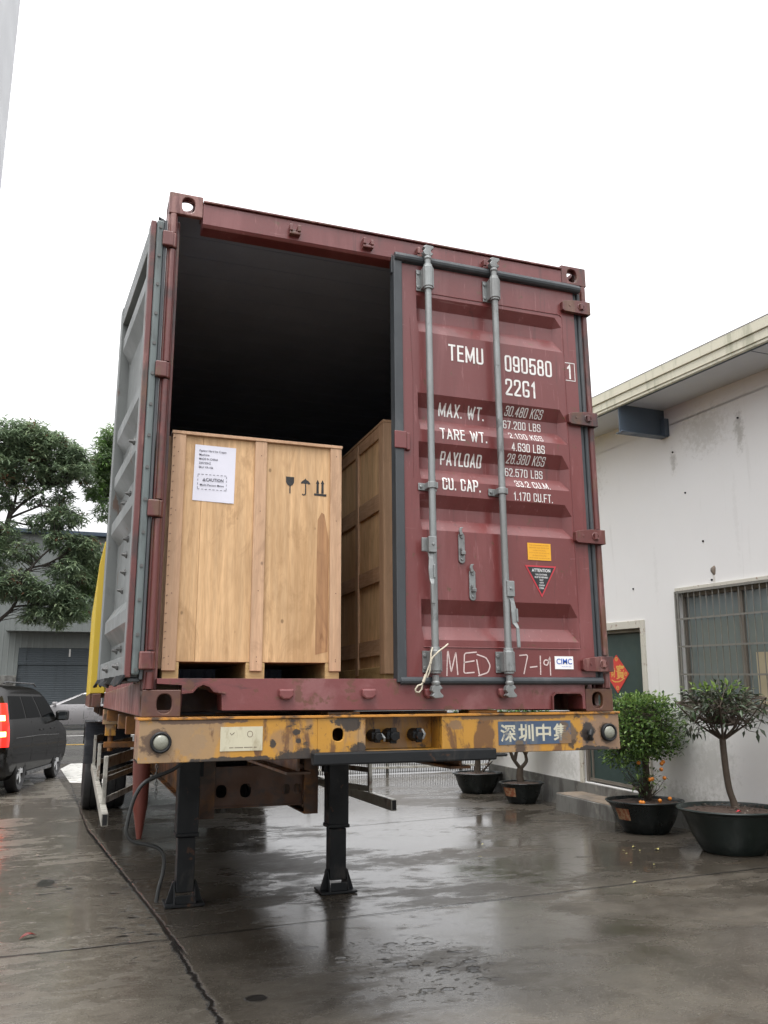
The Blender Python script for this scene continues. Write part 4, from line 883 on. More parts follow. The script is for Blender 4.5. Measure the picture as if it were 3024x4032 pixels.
b = MB(); b.tube([(2.275, -0.004, 1.365), (2.27, -0.03, 1.372), (2.258, -0.036, 1.358), (2.262, -0.030, 1.338), (2.285, -0.012, 1.335)], [0.014, 0.015, 0.013, 0.012, 0.010], 8); b.build('lashing_hook', 'black_steel', bo, 0, 50)
b = MB(); b.box(0.768, 1.702, -0.062, -0.0045, 1.250, 1.306); b.box(1.702, 1.78, -0.03, -0.0045, 1.262, 1.278); b.build('buffer_beam', 'black_steel', tr, 0.010)
# gooseneck and main beams
for x0 in (0.722, 1.600):
    b = MB(); b.box(x0, x0 + 0.122, 0.283, 12.4, 1.440, 1.458); b.box(x0 + 0.054, x0 + 0.068, 0.283, 3.36, 1.200, 1.4395); b.box(x0, x0 + 0.122, 0.283, 3.34, 1.184, 1.1995)
    b.box(x0, x0 + 0.122, 3.345, 3.362, 0.600, 1.4395); b.box(x0 + 0.054, x0 + 0.068, 3.3625, 12.4, 0.616, 1.4395); b.box(x0, x0 + 0.122, 3.3625, 12.4, 0.600, 0.6155)
    b.build('main_beam', 'orange_beam', tr, 0.003)
b = MB()                                                              # pierced cross member between the beams
for i, (x0, x1, cx, rr) in enumerate(((0.8445, 1.010, 0.905, 0.052), (1.010, 1.205, 1.108, 0.055), (1.205, 1.432, 1.415, 0.0)[:4], (1.400, 1.4995, 1.452, 0.042), (1.4995, 1.5995, 1.553, 0.040))):
    if rr: b.holeplate(x0, x1, 0.685, 0.99, cx, 0.805, rr * 0.85, rr, 3.40, 3.412, 'y')
    else: b.box(x0, 1.400, 3.40, 3.412, 0.685, 0.99)
b.box(0.8445, 1.5995, 3.385, 3.45, 0.672, 0.6845); b.box(0.8445, 1.5995, 3.385, 3.45, 0.9905, 1.003)
b.build('cross_member', 'brown_web', tr)
for y in (1.2, 2.2, 4.6, 6.0, 7.6, 9.0, 10.4, 11.8):
    b = MB(); b.box(0.0, 0.7215, y, y + 0.06, 1.36, 1.458); b.box(0.8445, 1.5995, y, y + 0.06, 1.36, 1.4395); b.box(1.7225, 2.44, y, y + 0.06, 1.36, 1.458); b.build('outrigger', 'orange_beam', tr, 0.004)
b = MB(); b.box(0.0, 0.7215, 5.80, 5.98, 1.30, 1.458); b.box(1.7225, 2.44, 5.80, 5.98, 1.30, 1.458); b.box(0.03, 0.14, 5.82, 5.95, 1.18, 1.2995); b.build('middle_bolster', 'bolster', tr, 0.004)
b = MB()                                                              # twistlock gear hanging below the middle bolster
b.tube([(0.09, 5.88, 1.18), (0.09, 5.88, 1.02)], 0.03, 10); b.box(0.02, 0.40, 5.75, 5.80, 1.06, 1.12); b.build('twistlock_gear', 'orange_beam', tr, 0.004)
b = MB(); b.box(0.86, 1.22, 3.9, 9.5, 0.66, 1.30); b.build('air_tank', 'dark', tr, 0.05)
# landing legs
for x in (0.608, 1.842):
    b = MB(); b.box(x - 0.084, x + 0.084, 3.115, 3.285, 0.53, 1.30); b.box(x - 0.092, x + 0.092, 3.107, 3.293, 0.505, 0.535)
    lg = b.build('landing_leg', 'black_steel', tr, 0.008)
    b = MB(); b.box(x - 0.068, x + 0.068, 3.132, 3.268, 0.10, 0.50); b.build('inner_tube', 'black_steel', lg, 0.006)
    b = MB(); b.box(x - 0.150, x + 0.150, 3.08, 3.34, 0.004, 0.022)
    for sx in (-1, 1):
        X = x + sx * 0.083
        b.prism([(X - sx * .006, 0.022), (X + sx * .058, 0.022), (X + sx * .010, 0.170), (X - sx * .006, 0.185)], 3.165, 3.20, 'y')
        b.prism([(3.09, 0.022), (3.31, 0.022), (3.24, 0.175), (3.16, 0.175)], min(X, X - sx * 0.010), max(X, X - sx * 0.010), 'x')
        b.tube([(X - 0.012, 3.20, 0.150), (X + 0.012, 3.20, 0.150)], 0.020, 10)
    b.box(x - 0.07, x + 0.07, 3.10, 3.115, 0.022, 0.085); b.build('foot', 'black_steel', lg, 0.004)
b = MB(); b.box(0.6925, 0.7215, 3.16, 3.25, 0.95, 1.43); b.box(1.7225, 1.7575, 3.16, 3.25, 0.95, 1.43); b.build('leg_brace', 'black_steel', tr)
# side guards
for s in (0, 1):
    X = (lambda v: v) if s == 0 else (lambda v: 2.438 - v)
    b = MB()
    def gb(x0, x1, y0, y1, z0, z1):
        a = sorted((X(x0), X(x1))); b.box(a[0], a[1], y0, y1, z0, z1)
    gb(-0.030, 0.022, 3.42, 10.2, 0.575, 0.675)
    for y in (4.05, 6.4, 8.95):
        gb(-0.018, 0.020, y, y + 0.05, 0.6755, 1.075)
    sg = b.build('side_guard', 'guard', tr, 0.006)
    b = MB()
    for y in (4.05, 6.4, 8.95):
        for zt, hh, xe, ye in ((1.075, 0.10, 0.44, 1.5), (0.905, 0.05, 0.44, 1.5), (0.735, 0.055, 0.70, 2.4)):
            b.add([(X(0.021), y + .02, zt), (X(xe), y + ye, zt + .01), (X(xe), y + ye + .05, zt + .01), (X(0.021), y + .07, zt),
                   (X(0.021), y + .02, zt - hh), (X(xe), y + ye, zt + .01 - hh), (X(xe), y + ye + .05, zt + .01 - hh), (X(0.021), y + .07, zt - hh)],
                  [(0, 1, 2, 3), (4, 7, 6, 5), (0, 4, 5, 1), (1, 5, 6, 2), (2, 6, 7, 3), (3, 7, 4, 0)])
    b.build('guard_bracket', 'guard', sg, 0.004)
    b = MB(); a = sorted((X(-0.022), X(0.014))); b.box(a[0], a[1], 3.4165, 3.4195, 0.584, 0.666); b.build('tube_mouth', 'dark', sg)
# wheels and fenders
for s in (0, 1):
    X = (lambda v: v) if s == 0 else (lambda v: 2.438 - v)
    for y in (9.80, 11.05):
        for xa in (-0.125, 0.21):
            b = MB(); R = 0.51
            a = X(xa); sg_ = 1 if s == 0 else -1
            b.xf = Matrix.Translation((a, y, R + 0.002)) @ Matrix.Rotation(pi / 2 * sg_, 4, 'Y')
            b.lathe([(0.29, 0.03), (0.46, 0.0), (0.50, 0.02), (R, 0.05), (R, 0.11), (R - .012, 0.115), (R - .012, 0.125), (R, 0.13), (R, 0.20), (0.50, 0.235), (0.46, 0.26), (0.29, 0.23)], 36)
            wt = b.build('wheel', 'tyre', tr, 0, 40)
            b = MB(); b.xf = Matrix.Translation((a, y, R + 0.002)) @ Matrix.Rotation(pi / 2 * sg_, 4, 'Y')
            b.lathe([(0.29, 0.03), (0.27, 0.035), (0.26, 0.10), (0.15, 0.12), (0.14, 0.04), (0.001, 0.04)], 28); b.build('rim', 'guard', wt, 0, 40)
    b = MB(); pts = [(9.80 - 0.66 * cos(a_ * pi / 16), 0.54 + 0.70 * sin(a_ * pi / 16)) for a_ in range(1, 9)] + [(11.05, 1.24), (11.5, 1.10), (11.68, 0.85)]
    xa, xb = sorted((X(-0.14), X(0.50)))
    pr2 = pts + [(p[0] + (0.014 if i < 3 else 0), p[1] - (0.014 if i >= 3 else 0.0)) for i, p in reversed(list(enumerate(pts)))]
    m_ = len(pts); vs = [(xa, *p) for p in pr2] + [(xb, *p) for p in pr2]; N2 = 2 * m_
    fs = [(i, (i + 1) % N2, (i + 1) % N2 + N2, i + N2) for i in range(N2)] + [(i, i + 1, N2 - 2 - i, N2 - 1 - i) for i in range(m_ - 1)] + [(N2 + N2 - 1 - i, N2 + N2 - 2 - i, N2 + i + 1, N2 + i) for i in range(m_ - 1)]
    b.add(vs, fs); b.build('fender', 'fender', tr, 0.004)
b = MB(); b.tube([(0.10, 9.8, 0.51), (2.34, 9.8, 0.51)], 0.07, 12); b.tube([(0.10, 11.05, 0.51), (2.34, 11.05, 0.51)], 0.07, 12); b.build('axle', 'black_steel', tr)
b = MB(); b.tube([(0.272, 3.62, 1.34), (0.272, 3.62, 1.0), (0.276, 3.62, 0.70), (0.279, 3.62, 0.50), (0.279, 3.62, 0.44)], [0.074, 0.072, 0.060, 0.030, 0.020], 16); b.build('red_canister', 'pipe_red', tr, 0, 50)
def smooth_path(P, n=6):
    P = [Vector(p) for p in P]; Q = [P[0]] + P + [P[-1]]; out = []
    for i in range(1, len(Q) - 2):
        for k in range(n):
            t = k / n; a, b_, c, d = Q[i - 1], Q[i], Q[i + 1], Q[i + 2]
            out.append(0.5 * ((2 * b_) + (c - a) * t + (2 * a - 5 * b_ + 4 * c - d) * t * t + (3 * b_ - a - 3 * c + d) * t ** 3))
    return out + [P[-1]]
b = MB(); b.tube(smooth_path([(0.66, 2.75, 1.17), (0.52, 2.64, 1.12), (0.42, 2.62, 1.05), (0.24, 2.60, 0.98), (0.165, 2.6, 0.88), (0.125, 2.6, 0.72), (0.12, 2.6, 0.63), (0.165, 2.6, 0.575), (0.27, 2.6, 0.545), (0.345, 2.6, 0.515), (0.385, 2.6, 0.455), (0.385, 2.6, 0.36), (0.36, 2.6, 0.25), (0.348, 2.6, 0.16)]), 0.014, 10)
b.build('air_hose', 'hose', tr, 0, 60)
b = MB()
for i in range(9):
    z = 1.02 - i * 0.035; a = (0.42, 3.9, z); ax = i % 2
    b.tube([(a[0] + (0.011 * cos(t) if ax else 0), a[1] + (0 if ax else 0.011 * cos(t)), z + 0.023 * sin(t)) for t in [2 * pi * k / 10 for k in range(11)]], 0.0045, 6, cap=False)
b.build('chain', 'galv', tr, 0, 60)
b = MB(); b.box(0.83, 0.85, 0.9, 0.93, 1.19, 1.27); b.tube([(1.0, 0.2, 1.262), (1.05, 0.3, 1.25), (1.12, 0.34, 1.245)], 0.008, 6); b.add([(1.03, 0.12, 1.262), (1.14, 0.12, 1.246), (1.15, 0.16, 1.25), (1.05, 0.16, 1.268)], [(0, 1, 2, 3)]); b.build('loose_bracket', 'galv', tr)

# yellow container further along on the same trailer
yc = thing('cargo_box', 'yellow steel cargo box behind the red container, only its weathered edge showing', 'cargo box', (0, 0, CZ))
YX0, YX1, YY0, YY1 = -0.150, 2.285, 6.30, 12.30
b = MB(); b.box(YX0 + 0.16, YX1 - 0.16, YY0 + 0.03, YY0 + 0.06, 0.17, 1.75); b.build('front_wall', 'yellow', yc)
corrugated_wall('side_wall', YX0 + 0.012, 1, ['yellow', 'interior'], YY0 + 0.10, YY1 - 0.05, 0.16, 1.60, yc); corrugated_wall('side_wall', YX1 - 0.012, -1, ['yellow', 'interior'], YY0 + 0.10, YY1 - 0.05, 0.16, 1.60, yc)
b = MB(); b.box(YX0 + 0.02, YX1 - 0.02, YY0 + 0.08, YY1 - 0.02, 1.62, 1.645); b.build('roof', 'yellow', yc)
b = MB(); b.box(YX0 + 0.02, YX1 - 0.02, YY0 + 0.08, YY1 - 0.02, 0.12, 0.16); b.build('floor', 'floor', yc)
for x0, x1, sg_ in ((YX0, YX0 + 0.158, 1), (YX1 - 0.158, YX1, -1)):
    a, c = (x0, x1) if sg_ > 0 else (x1, x0)
    b = MB(); b.prism([(a, 0.155), (c, 0.155), (c, 1.93), (a + sg_ * .06, 1.90), (a + sg_ * .012, 1.62), (a + sg_ * .003, 1.40)], YY0, YY0 + 0.12, 'y'); b.build('corner_post', 'yellow', yc, 0.008)
    b = MB(); b.box(x0 + .03, x1 - .03, YY0 - .01, YY0 + 0.17, 0.0, 0.154); b.build('corner_casting', 'rusty', yc, 0.01)
    b = MB(); b.box(x0 + 0.005, x0 + 0.06, YY0 + 0.171, YY1, 0.0, 0.155); b.build('bottom_rail', 'rusty', yc)

# ------------------------------------------------------------------ white workshop building on the right
M['wall_white'] = pmat('off_white_render', (0.76, 0.757, 0.745), 0.75, 0, 0.05, 0.8, (1, 1, 1), [
    ((0.52, 0.515, 0.49), 1.6, 0.62, 0.80, (1, 2.2, 0.22), 0.5), ((0.42, 0.41, 0.37), 3.0, 0.70, 0.84, (1, 3, 0.25), 0.5), ((0.77, 0.775, 0.775), 0.7, 0.5, 0.7, (1, 1, 1), 0.5)], 0.12, 30, sax=1, soft=0.15, stains=[(-0.35, 0.80, 0.45, 0.5, (0.50, 0.50, 0.47)), (0.25, 0.34, 0.8, 0.22, (0.40, 0.40, 0.37)), (-1.6, 0.38, 0.6, 0.22, (0.42, 0.41, 0.38)), (-1.15, 4.60, 0.10, 0.32, (0.30, 0.29, 0.26)), (-0.02, 4.50, 0.07, 0.22, (0.33, 0.32, 0.29)), (-0.6, 4.75, 0.5, 0.35, (0.5, 0.49, 0.46)), (0.45, 3.1, 0.05, 0.5, (0.68, 0.675, 0.66)), (-1.0, 3.6, 0.05, 0.7, (0.68, 0.675, 0.66)), (1.9, 4.6, 0.5, 0.5, (0.5, 0.49, 0.46)), (2.7, 0.5, 0.4, 0.3, (0.45, 0.45, 0.42)), (-0.58, 2.92, 0.03, 0.12, (0.45, 0.42, 0.36))])
M['plinth'] = pmat('stained_grey_plinth', (0.17, 0.17, 0.16), 0.5, 0, 0.2, 3, spots=[((0.07, 0.065, 0.06), 3, 0.5, 0.65, (1, 1.5, 0.5), 0.7), ((0.28, 0.27, 0.24), 5, 0.6, 0.7, (1, 1, 1), 0.5)], bump=0.2, bscale=25)
M['step'] = pmat('worn_tan_step', (0.24, 0.19, 0.145), 0.5, 0, 0.2, 4, spots=[((0.12, 0.11, 0.1), 3, 0.5, 0.65, (1, 1, 1), 0.7)])
M['fascia'] = pmat('mossy_cream_fascia', (0.60, 0.585, 0.47), 0.5, 0, 0.06, 2, spots=[((0.30, 0.31, 0.22), 3.5, 0.55, 0.70, (1, 1.6, 0.25), 0.6)])
M['soffit'] = pmat('grey_blue_soffit_sheet', (0.62, 0.64, 0.67), 0.5, 0, 0.06, 2)
M['beam_blue'] = pmat('dark_blue_grey_steel', (0.075, 0.10, 0.13), 0.5, 0, 0.12, 3)
M['trim'] = pmat('flaking_cream_trim', (0.56, 0.54, 0.47), 0.55, 0, 0.08, 6, spots=[((0.25, 0.16, 0.11), 12, 0.62, 0.68, (1, 1, 1), 0.8)])
M['alu'] = pmat('bronze_aluminium_frame', (0.18, 0.16, 0.135), 0.45, 0.2, 0.15, 5)
M['grille'] = pmat('dull_steel_grille', (0.22, 0.215, 0.195), 0.5, 0.3, 0.2, 12)
M['door_green'] = pmat('dark_green_door_paint', (0.035, 0.060, 0.056), 0.45, 0, 0.12, 3)
M['pane_reflection'] = pmat('beige_reflection_tone', (0.42, 0.36, 0.24), 0.8, 0, 0.08, 4)
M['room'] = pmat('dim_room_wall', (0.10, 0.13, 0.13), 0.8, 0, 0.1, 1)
def glass(name, tint, rough, alpha):
    k = NT(name); p = k.bsdf(tint, rough, 0, None, 0, 0.7, link=False); t = k.n('ShaderNodeBsdfTransparent'); m = k.n('ShaderNodeMixShader')
    m.inputs[0].default_value = alpha; k.l(t.outputs[0], m.inputs[1]); k.l(p.outputs[0], m.inputs[2]); k.l(m.outputs[0], k.out.inputs['Surface']); return k.m
M['pane'] = glass('grey_window_glass', (0.185, 0.225, 0.225), 0.10, 0.88)
M['sign_red'] = pmat('red_paper', (0.62, 0.055, 0.045), 0.6, 0, 0.08, 6)
M['gold'] = pmat('gold_print', (0.72, 0.42, 0.10), 0.45, 0, 0.1, 10)

wb = thing('workshop_building', 'white rendered workshop with a cream overhanging eave, green door and barred window', 'building', (6.72, 4.7, 0.0), 0)
wb.rotation_euler = (radians(1.6), 0, radians(1.6))
Y0, Y1, WT = -12.0, 5.1, 5.25
def es(y): return 0.024 * y                                           # the eave runs slightly uphill
dY0, dY1, dZ0, dZ1 = 0.80, 2.24, 0.31, 2.42
wY0, wY1, wZ0, wZ1 = -1.86, 0.055, 1.44, 2.83
b = MB()
def wbox(y0, y1, z0, z1): b.box(0.0, 0.20, y0, y1, z0, z1)
wbox(Y0, wY0, -0.4, 5.0); wbox(wY0, wY1, -0.4, wZ0); wbox(wY0, wY1, wZ1, 5.0); wbox(wY1, dY0, -0.4, 5.0); wbox(dY0, dY1, -0.4, dZ0); wbox(dY0, dY1, dZ1, 5.0); wbox(dY1, Y1, -0.4, 5.0)
b.prism([(Y0, 5.0), (Y1, 5.0), (Y1, 5.22 + es(Y1)), (Y0, 5.22 + es(Y0))], 0.0, 0.20, 'x')
b.box(0.20, 11.0, Y1 - 0.2, Y1, -0.4, 5.2); b.box(0.20, 11.0, Y0, Y0 + 0.2, -0.4, 4.9); b.box(10.8, 11.0, Y0 + 0.2, Y1 - 0.2, -0.4, 5.3)
b.build('wall', 'wall_white', wb)
b = MB(); b.box(-0.028, -0.001, Y0, dY0 - 0.12, -0.4, 0.22); b.box(-0.028, -0.001, dY0 - 0.12, Y1, -0.4, 0.30); b.build('plinth', 'plinth', wb, 0.006)
b = MB(); b.box(-0.46, -0.029, 0.95, 2.30, -0.3, 0.165, 0); b.build('step', 'plinth', wb, 0.012); b = MB(); b.box(-0.45, -0.03, 0.96, 2.29, 0.1655, 0.172); b.build('step_tread', 'step', wb)
b = MB()
def sl(mb, x0, x1, z0, z1, m=0): mb.add([(x0, Y0 - .5, z0 + es(Y0)), (x1, Y0 - .5, z0 + es(Y0)), (x1, Y1 + .5, z0 + es(Y1)), (x0, Y1 + .5, z0 + es(Y1)), (x0, Y0 - .5, z1 + es(Y0)), (x1, Y0 - .5, z1 + es(Y0)), (x1, Y1 + .5, z1 + es(Y1)), (x0, Y1 + .5, z1 + es(Y1))],
    [(0, 3, 2, 1), (4, 5, 6, 7), (0, 1, 5, 4), (1, 2, 6, 5), (2, 3, 7, 6), (3, 0, 4, 7)], m)
sl(b, -0.775, -0.735, 5.315, 5.43); sl(b, -0.757, -0.725, 5.215, 5.3145); sl(b, -0.745, -0.70, 5.180, 5.2145)
fa = b.build('fascia', 'fascia', wb, 0.006)
b = MB(); sl(b, -0.734, -0.002, 5.222, 5.235); so_ = b.build('soffit', 'soffit', wb)
b = MB()
for y in [-11 + 1.5 * i for i in range(11)]:
    b.add([(-0.70, y, 5.2195 + es(y)), (-0.004, y, 5.2195 + es(y)), (-0.004, y + 0.018, 5.2195 + es(y)), (-0.70, y + 0.018, 5.2195 + es(y))], [(0, 3, 2, 1)])
sl(b, -0.62, -0.60, 5.214, 5.2205); b.build('soffit_seam', 'beam_blue', so_)
b = MB(); b.add([(-0.78, Y0 - .5, 5.44 + es(Y0)), (11.4, Y0 - .5, 6.0 + es(Y0)), (11.4, Y1 + .5, 6.0 + es(Y1)), (-0.78, Y1 + .5, 5.44 + es(Y1)), (-0.72, Y0 - .5, 5.38 + es(Y0)), (11.4, Y0 - .5, 5.9 + es(Y0)), (11.4, Y1 + .5, 5.9 + es(Y1)), (-0.72, Y1 + .5, 5.38 + es(Y1))],
    [(0, 1, 2, 3), (7, 6, 5, 4), (0, 4, 5, 1), (1, 5, 6, 2), (2, 6, 7, 3), (3, 7, 4, 0)]); b.build('roof', 'soffit', wb)
for y in (0.04, -5.96):
    b = MB(); z0, z1 = 4.84 + es(y), 5.215 + es(y)
    b.box(-0.72, -0.001, y + 0.06, y + 0.072, z0 + 0.012, z1); b.box(-0.72, -0.001, y, y + 0.14, z0, z0 + 0.0115); b.box(-0.07, -0.001, y - 0.02, y + 0.0595, z0 + 0.0115, z0 + 0.24)
    b.build('eave_bracket', 'beam_blue', wb, 0.003)
# window: lintel, frame, panes, beige sheet for a reflection, grille
b = MB(); b.box(-0.035, -0.001, wY0 - .02, wY1 + .02, wZ1 + 0.002, wZ1 + 0.045); b.build('window_trim', 'trim', wb, 0.004); b = MB(); b.box(-0.02, -0.001, wY0, wY1, wZ0 - 0.03, wZ0 - 0.002); b.build('window_trim', 'trim', wb, 0.004)
b = MB(); wm = (wY0 + wY1) / 2
b.box(0.06, 0.12, wY0, wY1, wZ0, wZ0 + 0.05); b.box(0.06, 0.12, wY0, wY1, wZ1 - 0.07, wZ1)
for y0, y1 in ((wY0, wY0 + .05), (wm - 0.035, wm + 0.035), (wY1 - .05, wY1)): b.box(0.055, 0.125, y0, y1, wZ0 + 0.0505, wZ1 - 0.0705)
wf = b.build('window', 'alu', wb, 0.004)
for y0, y1 in ((wY0 + .05, wm - .035), (wm + .035, wY1 - .05)):
    b = MB(); b.box(0.085, 0.091, y0 + .001, y1 - .001, wZ0 + 0.051, wZ1 - 0.071); b.build('pane', 'pane', wf)
b = MB(); b.box(0.0815, 0.0845, wY0 + .052, wm - 0.15, wZ0 + 0.052, wZ0 + 0.62); b.build('reflection_sheet', 'pane_reflection', wf)  # beige sheet on the pane, standing in for a reflection in the glass
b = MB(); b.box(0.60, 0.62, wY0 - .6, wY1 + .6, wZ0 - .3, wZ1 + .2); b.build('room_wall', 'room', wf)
b = MB(); gx = -0.045
for z in (2.485, 2.150, 1.815): b.box(gx - 0.008, gx + 0.004, wY0, wY1 + 0.004, z - 0.011, z + 0.011)
for z in (wZ0 + 0.012, wZ1 - 0.015): b.box(gx - 0.008, gx + 0.004, wY0, wY1, z - 0.012, z + 0.012)
yy = wY1 - 0.004
for k_ in range(19):
    y = wY1 - 0.012 - k_ * 0.103
    if y > wY0: b.box(gx + 0.0045, gx + 0.0135, y - 0.0042, y + 0.0042, wZ0 + 0.0, wZ1)
for y in (wY1 - 0.002, wY1 - 0.045): b.box(gx - 0.010, gx + 0.004, y - 0.013, y + 0.013, wZ0, wZ1)
for y in (wY1 - 0.03, wm, wY0 + .03):
    for z in (wZ0 + 0.02, wZ1 - 0.02): b.box(gx + 0.004, 0.06, y - 0.007, y + 0.007, z - 0.007, z + 0.007)
b.build('window_grille', 'grille', wf)
# door
b = MB(); b.box(-0.03, 0.03, dY0 - 0.075, dY0, dZ0 - 0.02, dZ1 + 0.105); b.box(-0.03, 0.03, dY1, dY1 + 0.075, dZ0 - 0.02, dZ1 + 0.105); b.box(-0.03, 0.03, dY0 + 0.0005, dY1 - 0.0005, dZ1, dZ1 + 0.105)
dfr = b.build('door_trim', 'trim', wb, 0.006)
b = MB(); b.box(0.03, 0.12, dY0 + 0.0005, dY0 + 0.05, dZ0, dZ1); b.box(0.03, 0.12, dY1 - 0.05, dY1 - 0.0005, dZ0, dZ1); b.box(0.03, 0.12, dY0 + 0.0505, dY1 - 0.0505, dZ1 - 0.045, dZ1 - .0005); b.build('door_frame', 'alu', dfr, 0.004)
b = MB(); b.box(0.075, 0.115, dY0 + 0.051, dY1 - 0.051, dZ0 + 0.01, dZ1 - 0.046); dp = b.build('door', 'door_green', wb, 0.003)
b = MB(); b.box(0.045, 0.0745, dY0 + 0.06, dY1 - 0.06, dZ0 + 0.02, dZ0 + 0.06); b.box(0.055, 0.0745, dY0 + 0.09, dY0 + 0.12, dZ0 + 0.06, dZ0 + 0.9); b.box(0.055, 0.0745, dY1 - 0.14, dY1 - 0.11, dZ0 + 0.06, dZ0 + 0.9); b.build('kick_rail', 'alu', dp)
b = MB(); b.lathe([(0.0, 0.012), (0.035, 0.012), (0.055, 0.0)], 14)
for v in range(len(b.v)):
    x, y, z = b.v[v]; q = 1 + 0.18 * sin(3 * atan2(y, x) + 1); b.v[v] = (-z, -0.58 + x * q * .8, 3.03 + y * q)
b.build('mud_nest', 'step', wb, 0, 40)
for y, z in ((-0.02, 4.62), (-1.15, 4.75), (-0.55, 2.92), (0.92, 2.95), (-0.2, 4.05), (-0.45, 3.4)): b = MB(); b.tube([(-0.012, y, z), (0.002, y, z)], 0.012, 8); b.build('wall_anchor', 'black_steel', wb)
b = MB(); b.lathe([(0.0, 0.0), (0.01, 0.0)], 4); 
# red paper diamond on the door
ds = MB(); h = 0.262
ds.prism([(0, -h), (h, 0), (0, h), (-h, 0)], 0.0, 0.003, 'x', 0)
def dfl(a, c): return (-0.0012, -a, c)
vs, fs, wd = font_mesh('寶', 0.20, 0.19, 0.012); ds.add([dfl(a - 0.02, c - 0.075) for a, c in vs], fs, 1)
vs, fs, wd = font_mesh('財', 0.13, 0.10, 0.012); ds.add([dfl(a - 0.135, c - 0.05) for a, c in vs], fs, 1)
strip(ds, round_poly([(-0.12, -0.085), (-0.06, -0.11), (0.05, -0.105), (0.12, -0.075)], False, 0.03), 0.016, dfl, 1)
for a, c in ((0, .20), (.195, 0), (0, -.19), (-.195, 0)):
    strip(ds, [(a + .028 * cos(t), c + .024 * sin(t)) for t in [2 * pi * i / 12 for i in range(12)]], 0.010, dfl, 1, True); strip(ds, [(a - .015, c), (a + .015, c)], 0.009, dfl, 1)
o = ds.build('door_sign', ['sign_red', 'gold'], None, recalc=False); o.location = (6.72 + 0.070 - 0.028 * 1.41, 6.115, 1.865 + 0.028 * 0.0); o.rotation_euler = (radians(1.6), 0, radians(1.6))
tag(o, 'red paper diamond with gold characters stuck on the dark green door', 'door sign')

# ------------------------------------------------------------------ low fence behind the trailer
M['mesh_dark'] = pmat('dark_fence_wire', (0.02, 0.02, 0.018), 0.5, 0.2, 0.15, 8)
fe = thing('mesh_fence', 'low wire fence with a pale top rail beyond the trailer', 'fence', (0, 13.4, 0))
b = MB(); b.box(2.6, 9.4, -0.02, 0.02, 0.70, 0.75); b.build('rail', 'guard', fe, 0.004); b = MB(); b.box(2.6, 9.4, -0.015, 0.015, 0.105, 0.15); b.build('rail', 'guard', fe, 0.004)
b = MB()
for i in range(168): b.box(2.64 + i * 0.040, 2.656 + i * 0.040, 0.021, 0.028, 0.01, 0.69)
for z in (0.03, 0.30, 0.48): b.box(2.62, 9.4, 0.0285, 0.033, z, z + 0.008)
b.build('wire_mesh', 'mesh_dark', fe)
for x in (2.6, 4.3, 6.0, 7.7, 9.4):
    b = MB(); b.box(x - 0.03, x + 0.03, 0.034, 0.09, 0.0, 0.8); b.build('post', 'guard', fe, 0.004)

# ------------------------------------------------------------------ buildings far behind on the left
def ribbed(name, base, pitch, axis=0):
    k = NT(name); v = k.coord('Object'); s = k.n('ShaderNodeSeparateXYZ'); k.l(v, s.inputs[0])
    fr_ = k.math('FRACT', k.math('MULTIPLY', s.outputs[axis], 1.0 / pitch)); rib = k.ramp(k.math('ABSOLUTE', k.math('SUBTRACT', fr_, 0.5)), 0.32, 0.46, 0, 1)
    n1 = k.noise(k.coord('Object', (1, 1, 0.25)), 0.7, 5); col = k.mix(n1, mul(base, 0.8), mul(base, 1.15)); n2 = k.noise(k.coord('Object', (1, 1, 0.12)), 2.4, 5)
    col = k.mix(k.ramp(n2, 0.55, 0.75, 0, 0.45), col, mul(base, 0.45)); k.bsdf(col, 0.5, 0, k.bump(rib, 0.5, 0.03)); return k.m
M['shed_wall'] = ribbed('ribbed_grey_cladding', (0.155, 0.17, 0.165), 0.32)
M['shed_dark'] = ribbed('dark_roller_shutter', (0.055, 0.068, 0.078), 0.12, 2)
M['shed_blue'] = pmat('blue_roof_edge', (0.03, 0.048, 0.075), 0.5, 0, 0.1, 2)
M['pale_wall'] = pmat('pale_grey_render', (0.52, 0.53, 0.545), 0.7, 0, 0.05, 0.4, (1, 1, 0.3))
sh = thing('warehouse', 'grey metal clad warehouse with a dark roller shutter behind the trees', 'warehouse', (0, 48, RZ))
b = MB(); b.box(-20, -3.62, 0, 0.3, 0, 4.1); b.box(4.0, 10, 0, 0.3, 0, 4.1); b.box(-20, 10, 0, 0.3, 4.1, 10.65); b.box(-20, -19.7, .3, 30, 0, 10.6); b.box(9.7, 10, .3, 30, 0, 10.6); b.box(-20, 10, 29.7, 30, 0, 10.6); b.build('wall', 'shed_wall', sh)
b = MB(); b.box(-20.3, 10.3, -0.4, 30.3, 10.66, 10.9); b.build('roof', 'shed_blue', sh, 0.02)
b = MB(); b.box(-3.62, 4.0, 0.12, 0.2, 0, 3.15); b.box(-3.20, 4.0, 0.06, 0.119, 3.15, 4.10); b.box(-3.62, -3.2, 0.02, 0.2, 3.15, 4.1); b.build('roller_shutter', 'shed_dark', sh)
b = MB(); b.box(-4.3, 6.0, -1.2, -0.01, 4.95, 5.05); b.box(-4.3, 6.0, -1.2, -1.15, 5.05, 5.75); b.build('canopy', 'shed_wall', sh, 0.01)
b = MB(); b.box(-4.6, -3.63, -0.25, -0.01, 0.0, 2.55); b.box(-4.1, -3.75, -0.3, -0.251, 2.1, 2.4); b.build('gate_pier', 'plinth', sh, 0.01)
b = MB(); b.box(-0.95, -0.86, 0.04, 0.055, 3.62, 4.05); b.build('tube_light', 'white_paint', sh)
ob = thing('office_block', 'tall pale grey block whose plain corner shows at the top left of the yard', 'building', (-3.36, 14.0, 0.0))
b = MB(); b.box(-9, 0, 0, 6, 0, 26.0); b.build('wall', 'pale_wall', ob)
b = MB(); b.box(-9.15, 0.1, -0.12, 6.1, 26.001, 26.4); b.build('roof', 'pale_wall', ob)
